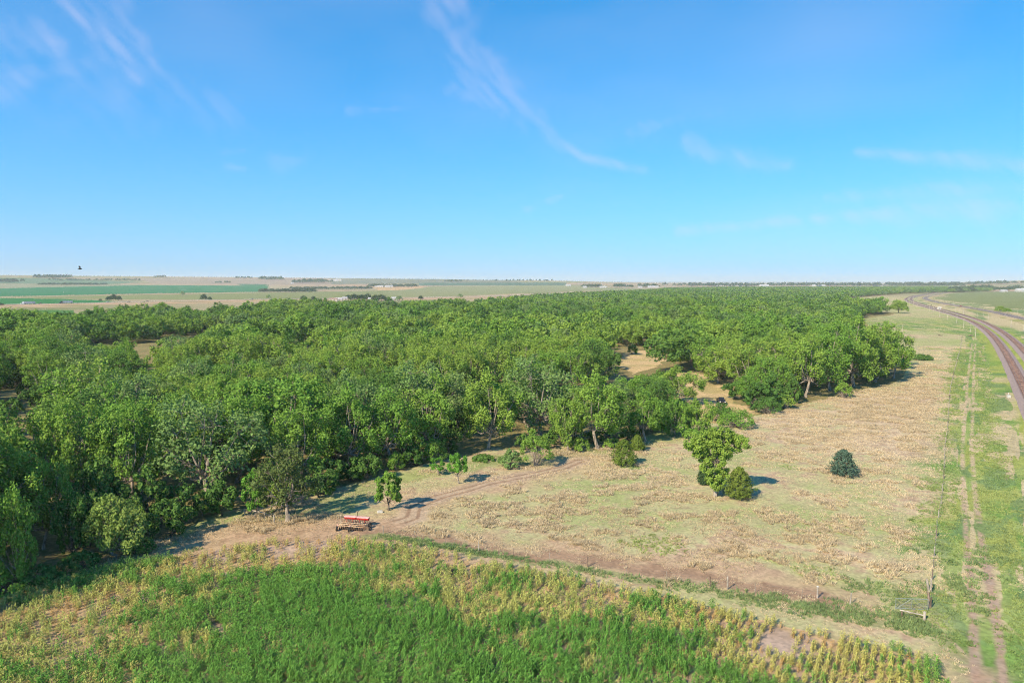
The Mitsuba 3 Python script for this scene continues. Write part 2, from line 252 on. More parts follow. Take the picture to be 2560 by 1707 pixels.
def land(p, n, uv):
    x0, y0 = p.x, p.y
    r = dr.sqrt(x0 * x0 + y0 * y0)
    k = dr.minimum(r / 100, 12.0)            # wobble of the edges grows with the size of the fields
    wx, wy = noise(x0 * .35 / k, y0 * .35 / k, 1) - .5, noise(x0 * .35 / k, y0 * .35 / k, 5) - .5
    x, y = x0 + wx * 3.0 * k, y0 + wy * 3.0 * k
    big, med, small, tiny = fbm(x0 * .022, y0 * .022, 2), fbm(x0 * .13, y0 * .13, 3), fbm(x0 * .8, y0 * .8, 4), noise(x0 * 3.2, y0 * 3.2, 6)
    # the open pasture: dry grass with green showing through
    g = .55 * big + .50 * med + .35 * small
    g = g + .16 * blob(x0, y0, (11.9, 126.9), 14, 16) + .14 * blob(x0, y0, (27.8, 141.8), 14, 14) + .08 * blob(x0, y0, (38.6, 110.4), 16, 12) - .14 * blob(x0, y0, (19.7, 99.3), 16, 8) - .15 * blob(x0, y0, (35.5, 92.9), 18, 9) + .12 * smoothstep(330, 520, y0) - .10 * blob(x0, y0, (81.6, 174.6), 25, 40) + .15 * blob(x0, y0, (58.9, 110.5), 8, 14) + .15 * blob(x0, y0, (44.4, 88.8), 8, 4) + .2 * blob(x0, y0, (33.4, 95.2), 5, 2.5) + .16 * blob(x0, y0, (237.8, 408.4), 60, 80)
    c = mix(TAN2, TAN, smoothstep(.3, .6, small))
    c = mix(c, OLIVE, smoothstep(.62, .82, g))
    c = mix(c, GREEN, smoothstep(.84, 1.02, g) * .6)
    # the green strip between the fence and the railway
    fr = right_of(x, y, FENCE)
    strip = smoothstep(-7, 1, fr + (med - .5) * 9) * smoothstep(900, 600, y0)
    lush = mix(GREEN, LUSH, smoothstep(.35, .62, med))
    lush = mix(lush, (.30, .335, .10), smoothstep(.50, .62, fbm(fr * .16, y0 * .06, 12)) * .8)
    lush = mix(lush, (.135, .215, .095), smoothstep(.52, .62, fbm(fr * .3 + 40, y0 * .12, 19)) * .75)
    lush = mix(lush, TAN, smoothstep(.585, .665, fbm(fr * .38, y0 * .055, 9) + .14 * (small - .5)) * .75)
    c = mix(c, lush, strip)
    rd = seg_dist(x, y, RAIL_S)
    c = mix(c, (.29, .34, .08), smoothstep(9, 5, rd + (med - .5) * 5) * .7)
    rr = right_of(x, y, RAIL_S)
    c = mix(c, mix((.15, .23, .10), mix(OLIVE, TAN, .6), smoothstep(.46, .58, fbm(rr * .05, y0 * .008, 31) + .15 * (med - .5))), smoothstep(11, 18, rr) * smoothstep(2300, 1800, y0) * .9)
    ed = seg_dist(x, y, FRONT)
    c = mix(c, mix((.17, .25, .085), (.30, .34, .13), med), smoothstep(6.5, 2.5, ed + (med - .5) * 5) * .8)
    # bare wheel tracks
    soil = mix(SOIL, (.30, .20, .145), small)
    ln = seg_dist(x0 + wx * .8, y0 + wy * .8, LANE)
    rut = smoothstep(.7, .15, dr.abs(ln - .95) + (small - .5) * .5) * smoothstep(.30, .56, .5 * small + .5 * fbm(x0 * .25, y0 * .12, 27) + .22 * smoothstep(115, 75, y0))
    c = mix(c, mix(soil, TAN, smoothstep(90, 140, y0) * .8), rut * .9)
    c = mix(c, soil, blob(x0, y0, (44.3, 65.7), 2.6, 6) * smoothstep(.3, .5, small) * .9)
    tr = seg_dist(x0 + wx * .8, y0 + wy * .8, TRAIL)
    c = mix(c, (.44, .325, .215), smoothstep(11, 3, tr + (med - .5) * 9) * .6)
    c = mix(c, mix(SOIL, TAN2, .5), smoothstep(3.6, 1.8, tr) * .75)
    c = mix(c, mix((.35, .24, .155), (.43, .31, .20), small), smoothstep(7.5, 4.5, seg_dist(x, y, [(-44.5, 98.8), (-36.9, 104.9), (-26.7, 105.3), (-19.8, 102.7)]) + (med - .5) * 4) * .85)
    c = mix(c, (.26, .175, .12), smoothstep(.5, .15, dr.abs(tr - .9)) * .8)
    mg = seg_dist(x, y, MARGIN)
    c = mix(c, (.40, .29, .195), smoothstep(8.5, 3, mg + (med - .5) * 7) * .75)
    c = mix(c, (.30, .205, .14), smoothstep(2.6, 1.0, mg + (small - .5) * 1.5) * .9)
    wd = seg_dist(x, y, WEEDS)
    c = mix(c, (.19, .25, .10), smoothstep(1.3, .4, wd + (med - .5) * 3.0) * .6)
    # cornfield soil with dry litter
    e = mix((.385, .30, .235), (.30, .225, .17), small)
    e = mix(e, (.46, .34, .19), smoothstep(.34, .54, fbm(x0 * .3, y0 * .3, 14) + .25 * (small - .5)) * .8)
    e = mix(e, (.40, .32, .265), blob(x0, y0, (27.1, 71.3), 3.6, 3.0))
    e = mix(e, (.40, .31, .27), blob(x0, y0, (-27.6, 98.9), 7, 3) * .8)
    c = dr.select(inside(x, y, CORN_PTS), e, c)
    # woodland floor
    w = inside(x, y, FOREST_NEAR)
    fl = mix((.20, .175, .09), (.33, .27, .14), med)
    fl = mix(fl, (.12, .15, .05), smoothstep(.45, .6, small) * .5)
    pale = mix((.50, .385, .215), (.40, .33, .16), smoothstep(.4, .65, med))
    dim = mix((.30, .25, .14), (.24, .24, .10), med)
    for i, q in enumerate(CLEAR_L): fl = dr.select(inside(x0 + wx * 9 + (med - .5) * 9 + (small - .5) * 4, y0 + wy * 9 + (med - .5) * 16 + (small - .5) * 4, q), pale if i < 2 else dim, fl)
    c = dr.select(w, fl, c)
    # farmland far away
    far = mix((.34, .30, .19), (.22, .235, .12), smoothstep(.4, .6, fbm(x0 * .0011, y0 * .0042, 4)))
    far = mix(far, (.36, .28, .19), smoothstep(.55, .62, noise(x0 * .0009, y0 * .0035, 8)))
    for q, a, b in FIELDS: far = dr.select(inside(x, y, q), mix(a, b, fbm(x0 * .004, y0 * .02, 5)), far)
    left = smoothstep(0, 60, (y0 - 500) * .5625 - x0)
    isfar = smoothstep(560, 640, r) * left
    isfar = dr.maximum(isfar, smoothstep(1900, 2300, r))
    rf = inside(x, y, FIELDS[-1][0])
    c = dr.select(w & (r < 4200), c, mix(c, far, dr.select(rf, 1, isfar)))
    return c * (.62 + .36 * small + .40 * tiny)
scene['land'] = {'type': 'diffuse', 'reflectance': mikit.proc(land)}

# ---------------------------------------------------------------- the ground
def axis(lo, a, b, hi, step, g):
    mid = list(np.arange(a, b + step, step)); s = step; up = []; q = mid[-1]
    while q < hi: s *= g; q += s; up.append(q)
    s = step; dn = []; q = a
    while q > lo: s *= g; q -= s; dn.append(q)
    return np.array(dn[::-1] + mid + up)
def sheet(xs, ys, z):
    X, Y = np.meshgrid(xs, ys); n, m = X.shape
    i, j = np.meshgrid(np.arange(n - 1), np.arange(m - 1), indexing='ij')
    q = np.stack([i * m + j, i * m + j + 1, (i + 1) * m + j + 1, (i + 1) * m + j], -1).reshape(-1, 4)
    return np.stack([X.ravel(), Y.ravel(), z(X, Y).ravel()], 1), q
GX, GY = axis(-15000, -160, 220, 15000, 3.0, 1.05), axis(-400, 40, 420, 15000, 3.0, 1.05)
GV, GF = sheet(GX, GY, gz)
far_face = np.hypot(GV[GF, 0], GV[GF, 1]).min(1) > 3200
struct('ground', (GV, GF[~far_face]), 'land', 'pasture, field soil and bottomland soil of the river valley', smooth=True)
struct('hills', (GV, GF[far_face]), 'land', 'low tan hills and farmland along the horizon', smooth=True)

# ---------------------------------------------------------------- railway and roads
def ballast(p, n, uv):
    c = mix((.265, .22, .21), (.36, .30, .29), noise(p.x * 3, p.y * 3, 1) * .6 + .4 * fbm(p.x * .5, p.y * .5, 2))
    rust = smoothstep(1.9, 1.3, dr.abs(uv.y)) * (.65 + .35 * noise(p.x * 1.3, p.y * 1.3, 4))
    return mix(c, (.115, .062, .052), rust * .85)
scene['ballast'] = {'type': 'diffuse', 'reflectance': mikit.proc(ballast)}
def gravel(p, n, uv): return mix((.33, .28, .275), (.46, .395, .385), .5 * noise(p.x * 3, p.y * 3, 1) + .5 * fbm(p.x * .4, p.y * .4, 2))
scene['gravel'] = {'type': 'diffuse', 'reflectance': mikit.proc(gravel)}
mat('rail_steel', (.20, .155, .14), .45, metallic=.4)
def tie_col(p, n, uv): return mix((.10, .065, .055), (.24, .16, .135), cell_rand(p.x * .9, p.y * .9, 1))
mat('tie_wood', tie_col, .9)
TRACKS = [0.0, 9.0]
for k, o in enumerate(TRACKS):
    path = offset(RAIL_P, o)
    prof = [(-3.6, -.1), (-2.1, .55), (2.0, .6), (3.5, -.1)]
    m, uv = sweep(path, prof, .12); nm = 'railway_embankment' + ('_001' if k else '')
    struct(nm, m, 'ballast', ['grey and rust ballast bank of the nearer track', 'rust red ballast bank of the farther track'][k], uv=uv)
    t = thing('railway_track', ['nearer curving railway track, left of the grass strip between the two tracks', 'farther curving railway track, right of the grass strip between the two tracks'][k], 'railway track', 'parallel railway tracks')
    for side in (-.75, .75):
        r, _ = sweep(path, [(side - .045, .0), (side - .04, .17), (side + .04, .17), (side + .045, .0)], .74)
        part(t, 'rail', r, 'rail_steel')
    fine = np.array([p for p in path if p[1] < 760]); d = np.r_[0, np.cumsum(np.hypot(*np.diff(fine, axis=0).T))]
    q = np.arange(0, d[-1], .56); cx, cy = np.interp(q, d, fine[:, 0]), np.interp(q, d, fine[:, 1])
    g = np.gradient(np.stack([cx, cy], 1), axis=0); ang = np.arctan2(g[:, 1], g[:, 0])
    bx = trimesh.creation.box([.24, 2.3, .2]); rg = np.random.default_rng(8 + k)
    bv, bf = np.array(bx.vertices), np.array(bx.faces)
    ca, sa = np.cos(ang)[:, None], np.sin(ang)[:, None]
    V = np.stack([bv[:, 0] * ca - bv[:, 1] * sa + cx[:, None], bv[:, 0] * sa + bv[:, 1] * ca + cy[:, None], np.broadcast_to(bv[:, 2] + .66, (len(q), 8)) + rg.uniform(-.02, .02, (len(q), 1))], -1).reshape(-1, 3)
    kk = part(t, 'ties', (V, (bf[None] + 8 * np.arange(len(q))[:, None, None]).reshape(-1, 3)), 'tie_wood')
    labels[kk] = {'kind': 'stuff'}

def asphalt(p, n, uv):
    c = mix((.155, .14, .145), (.22, .20, .205), fbm(p.x * .3, p.y * .05, 2))
    edge = smoothstep(.28, .10, dr.abs(dr.abs(uv.y) - 3.7)); mid = smoothstep(.3, .1, dr.abs(uv.y)) * (dr.abs(uv.x / 12 - dr.floor(uv.x / 12)) < .4)
    return mix(mix(c, (.7, .7, .68), edge * .7), (.65, .5, .12), mid * .6)
scene['asphalt'] = {'type': 'diffuse', 'reflectance': mikit.proc(asphalt)}
def verge(p, n, uv): return mix((.42, .35, .215), (.28, .285, .12), smoothstep(.45, .62, fbm(p.x * .03, p.y * .03, 3))) * (.85 + .3 * noise(p.x * .5, p.y * .5, 1))
scene['verge'] = {'type': 'diffuse', 'reflectance': mikit.proc(verge)}
m, uv = sweep(ROAD_P, [(-16, -.2), (-6.2, .75), (6.2, .75), (17, -.2)], .1); struct('road_bank', m, 'verge', uv=uv)
m, uv = sweep(ROAD_P, [(-5.6, .87), (5.6, .87)], .1); struct('road', m, 'asphalt', 'grey two-lane highway running alongside the railway', uv=uv)
def concrete(p, n, uv): return mix((.47, .44, .39), (.56, .53, .48), fbm(p.x * .05, p.y * .05, 2))
scene['concrete'] = {'type': 'diffuse', 'reflectance': mikit.proc(concrete)}
def tan_verge(p, n, uv): return mix((.43, .325, .215), (.27, .25, .135), smoothstep(.42, .62, fbm(p.x * .012, p.y * .05, 3)))
scene['tan_verge'] = {'type': 'diffuse', 'reflectance': mikit.proc(tan_verge)}
m, uv = sweep(I80_P, [(-60, -.2), (-9, 2.0), (75, .6), (130, -.2)], .1)
struct('highway_bank', m, 'tan_verge', uv=uv)
m, uv = sweep(I80_P, [(-7, 2.25), (7, 2.1)], .1); struct('highway', m, 'concrete', 'pale concrete highway beyond the woodland at far left', uv=uv)

# ---------------------------------------------------------------- tree models
def unit(v): return v / (np.linalg.norm(v, axis=-1, keepdims=True) + 1e-9)
def leaves(c, n, s, rng, quad, flat=.75):
    """One leaf spray per centre: a folded quad or a triangle."""
    N = len(c); a = unit(np.cross(n, rng.normal(size=(N, 3)))); b = np.cross(n, a); s = (s * rng.uniform(.65, 1.35, N))[:, None]
    if quad:
        lift = n * s * rng.uniform(-.25, .35, (N, 1))
        v = np.stack([c - a * s, c - b * s * flat + lift, c + a * s, c + b * s * flat + lift], 1).reshape(-1, 3)
        k = 4 * np.arange(N)[:, None]; f = np.vstack([k + [[0, 1, 3]], k + [[1, 2, 3]]])
    else:
        v = np.stack([c + a * s, c - a * s * .6 + b * s * .85, c - a * s * .6 - b * s * .85], 1).reshape(-1, 3)
        f = 3 * np.arange(N)[:, None] + [[0, 1, 2]]
    return v, f
def tree(seed, H=14.0, R=6.0, nl=9, ncl=10, nleaf=48, ls=.3, quad=True, low=.30, thin=0.0, twigs=True, lean=0.0, ragged=.25, dead=0, fork=.24, span=1.75):
    """(crown mesh, trunk mesh): lobes of leaf clusters carried by forking limbs."""
    rng = np.random.default_rng(seed)
    zc, hz = H * (low + (1 - low) * .5), H * (1 - low) * .5
    wood = MB(); cs, ns = [], []
    th = rng.uniform(0, 2 * PI)
    base = np.array([0, 0, -.4]); f0 = np.array([rng.normal() * .5 + lean, rng.normal() * .5, H * fork])
    r0 = .024 * H
    wood.add(*tube([base, base + [0, 0, .9], f0 * .55 + [0, 0, -.1], f0], [r0 * 1.5, r0 * 1.02, r0 * .88, r0 * .8], 7))
    for i in range(nl):
        z = 1 - (i + .5) / nl * span; rr = math.sqrt(max(0, 1 - z * z)) if z < .95 else .2
        ph = th + i * 2.39996 + rng.normal() * .25
        d = np.array([rr * math.cos(ph), rr * math.sin(ph), z]); k = rng.uniform(.45, .86)
        lc = np.array([d[0] * R * k + lean * (1 + z), d[1] * R * k, zc + d[2] * hz * k * (1.06 if z > 0 else .9)])
        lr = R * rng.uniform(.24, .42) * (1.0 if z > -.2 else .8)
        mid = f0 * .5 + lc * .5 + np.array([0, 0, -.10 * H * rr]) + rng.normal(size=3) * .3
        rl = r0 * rng.uniform(.34, .52)
        wood.add(*tube([f0 - [0, 0, .25], f0 * .65 + mid * .35 + rng.normal(size=3) * .15, mid, lc], [rl * 1.15, rl, rl * .72, rl * .28], 5))
        for j in range(ncl):
            e = rng.normal(size=3); e = unit(e + d * .9 + np.array([0, 0, .35]))
            cc = lc + e * lr * np.array([1.0, 1.0, 1.0]) * rng.uniform(.5, 1.15 + ragged * .6)
            if twigs: wood.add(*tube([lc, (lc + cc) * .5 + rng.normal(size=3) * .1, cc], [rl * .28, rl * .16, .012], 3, False))
            if rng.random() < thin: continue
            m = max(2, int(nleaf * rng.uniform(.6, 1.4))); q = rng.normal(size=(m, 3)); q = unit(q) * rng.uniform(.25, 1.0, (m, 1)) ** .6
            rc = R * rng.uniform(.11, .20); cs.append(cc + q * rc * [.9, .9, 1.2]); ns.append(unit(q * .6 + e * .35 + np.array([0, 0, .25]) + rng.normal(size=(m, 3)) * .65))
    for i in range(dead):
        a = rng.uniform(0, 2 * PI); p = f0 * rng.uniform(.8, 1.4); L = R * rng.uniform(.6, 1.1)
        pts = [p]; dv = unit(np.array([math.cos(a), math.sin(a), rng.uniform(.3, 1.3)]))
        for s in range(4): dv = unit(dv + rng.normal(size=3) * .3); pts.append(pts[-1] + dv * L / 4)
        wood.add(*tube(pts, np.linspace(.11, .02, 5), 4))
        for s in range(3):
            q = pts[1 + s]; wood.add(*tube([q, q + unit(dv + rng.normal(size=3) * .6) * L * .35], [.045, .012], 3, False))
    return leaves(np.vstack(cs), np.vstack(ns), ls, rng, quad), wood.mesh()
def bare(seed, H=10.0, R=4.0):
    """A dead tree: forking bare limbs."""
    rng = np.random.default_rng(seed); w = MB()
    def grow(p, d, L, r, lev):
        pts = [p]
        for s in range(4): d = unit(d + rng.normal(size=3) * .16 + np.array([0, 0, .05])); pts.append(pts[-1] + d * L / 4)
        w.add(*tube(pts, np.linspace(r, r * .5, 5), 5 if lev < 2 else 3))
        if lev < 3:
            for _ in range(4 if lev == 0 else 3):
                grow(pts[rng.integers(2, 5)], unit(d + rng.normal(size=3) * .62), L * rng.uniform(.5, .75), r * .5, lev + 1)
    grow(np.array([0, 0, -.3]), np.array([.05, 0, 1.]), H * .42, .022 * H, 0)
    return w.mesh()
def conifer(seed, H=5.4, R=3.0, n=7000, ls=.13, squat=.9):
    """A juniper: dense upturned sprays on a ragged cone."""
    rng = np.random.default_rng(seed); nb = 170
    cs, ns = [], []; w = MB(); w.add(*tube([[0, 0, -.3], [0, 0, H * .5], [0, 0, H * .93]], [.16, .1, .02], 6))
    for i in range(nb):
        t = ((i + .5) / nb) ** 1.15; a = i * 2.39996 + rng.normal() * .2; z = H * (.03 + .93 * t)
        rad = R * (1 - t) ** squat * rng.uniform(.62, 1.22) * (.72 + .28 * min(1, t / .12)) + .10
        tip = np.array([rad * math.cos(a), rad * math.sin(a), z + .22 * rad]); m = n // nb
        if i % 3 == 0: w.add(*tube([[0, 0, z * .9], tip * .9], [.03, .008], 3, False))
        q = rng.uniform(.35, 1, (m, 1)) ** .55; pos = np.array([0, 0, z]) + (tip - [0, 0, z]) * q + rng.normal(size=(m, 3)) * (.10 + .085 * R * (1 - t) * (1.15 - q))
        pos[:, 2] = np.maximum(pos[:, 2], .05)
        cs.append(pos); ns.append(unit(np.array([math.cos(a), math.sin(a), .55]) + rng.normal(size=(m, 3)) * .7))
    return leaves(np.vstack(cs), np.vstack(ns), ls, rng, True, .5), w.mesh()
def shrub(seed, H=3.0, R=2.4, ncl=42, nleaf=42, ls=.17):
    rng = np.random.default_rng(seed); w = MB(); cs, ns = [], []
    for j in range(ncl):
        a, u = rng.uniform(0, 2 * PI), math.sqrt(rng.random()); z = H * (.18 + .74 * math.sqrt(max(0, 1 - u * u)) * rng.uniform(.55, 1.1))
        cc = np.array([R * u * math.cos(a), R * u * math.sin(a), z])
        w.add(*tube([[rng.normal() * .25, rng.normal() * .25, -.2], cc * [.5, .5, .55], cc], [.05, .03, .008], 3, False))
        m = int(nleaf * rng.uniform(.6, 1.4)); q = unit(rng.normal(size=(m, 3))) * rng.uniform(.2, 1, (m, 1)) ** .6
        p = cc + q * R * .21; p[:, 2] = np.maximum(p[:, 2], .04)
        cs.append(p); ns.append(unit(q * .5 + [.3 * math.cos(a), .3 * math.sin(a), .5] + rng.normal(size=(m, 3)) * .5))
    return leaves(np.vstack(cs), np.vstack(ns), ls, rng, True, .7), w.mesh()
MODELS = {}
def tree_model(name, crown_trunk, leaf, wood, H, R):
    c, t = crown_trunk
    model(name + '_crown', c, leaf); model(name + '_trunk', t, wood, 40); MODELS[name] = (H, R)
KIND = {'b': [], 'g': [], 'e': [], 'd': [], 'f': [], 'w': [], 'y': []}
for i in range(8):
    tree_model('cottonwood%d' % i, tree(100 + i, nl=[16, 18, 15, 19, 16, 20, 17, 15][i], ncl=13, nleaf=40, ls=.195, ragged=[.08, .2, .12, .1, .25, .1, .2, .3][i], low=[.06, .14, .04, .08, .18, .05, .1, .22][i], lean=[0, .5, -.4, 0, .3, -.2, .7, -.6][i], dead=[0, 3, 0, 2, 5, 0, 3, 6][i], thin=[0, .05, 0, 0, .12, 0, .06, .15][i], fork=[.24, .2, .28, .22, .3, .18, .2, .26][i]), 'leaf_green', 'bark', 14, 6); KIND['b'].append('cottonwood%d' % i)
for i in range(2): tree_model('greytree%d' % i, tree(130 + i, nl=16, ncl=11, nleaf=36, ls=.2, low=.07, thin=.12, dead=4, ragged=.5), 'leaf_grey', 'bark', 14, 6); KIND['g'].append('greytree%d' % i)
for i in range(2): tree_model('deeptree%d' % i, tree(140 + i, nl=17, ncl=12, nleaf=40, ls=.19, low=.03, ragged=.2), 'leaf_deep', 'bark_dark', 14, 6); KIND['e'].append('deeptree%d' % i)
for i in range(3): tree_model('smalltree%d' % i, tree(150 + i, H=6, R=3, nl=10, ncl=9, nleaf=38, ls=.19, low=.0, fork=.14), 'leaf_deep', 'bark_dark', 6, 3); KIND['d'].append('smalltree%d' % i)
for i in range(2): tree_model('freshtree%d' % i, tree(160 + i, H=6.5, R=2.2, nl=11, ncl=8, nleaf=36, ls=.17, low=.05, fork=.2, ragged=.1), 'leaf_fresh', 'bark', 6.5, 2.2); KIND['f'].append('freshtree%d' % i)
for i in range(2): tree_model('willow%d' % i, tree(170 + i, H=8, R=4.2, nl=15, ncl=12, nleaf=34, ls=.17, low=.02, fork=.15), 'leaf_willow' if i == 0 else 'leaf_green', 'bark', 8, 4.2)
KIND['edge'] = ['cottonwood%d' % i for i in (0, 2, 3, 5)]; KIND['w'] = ['willow0']; KIND['y'] = ['willow1']

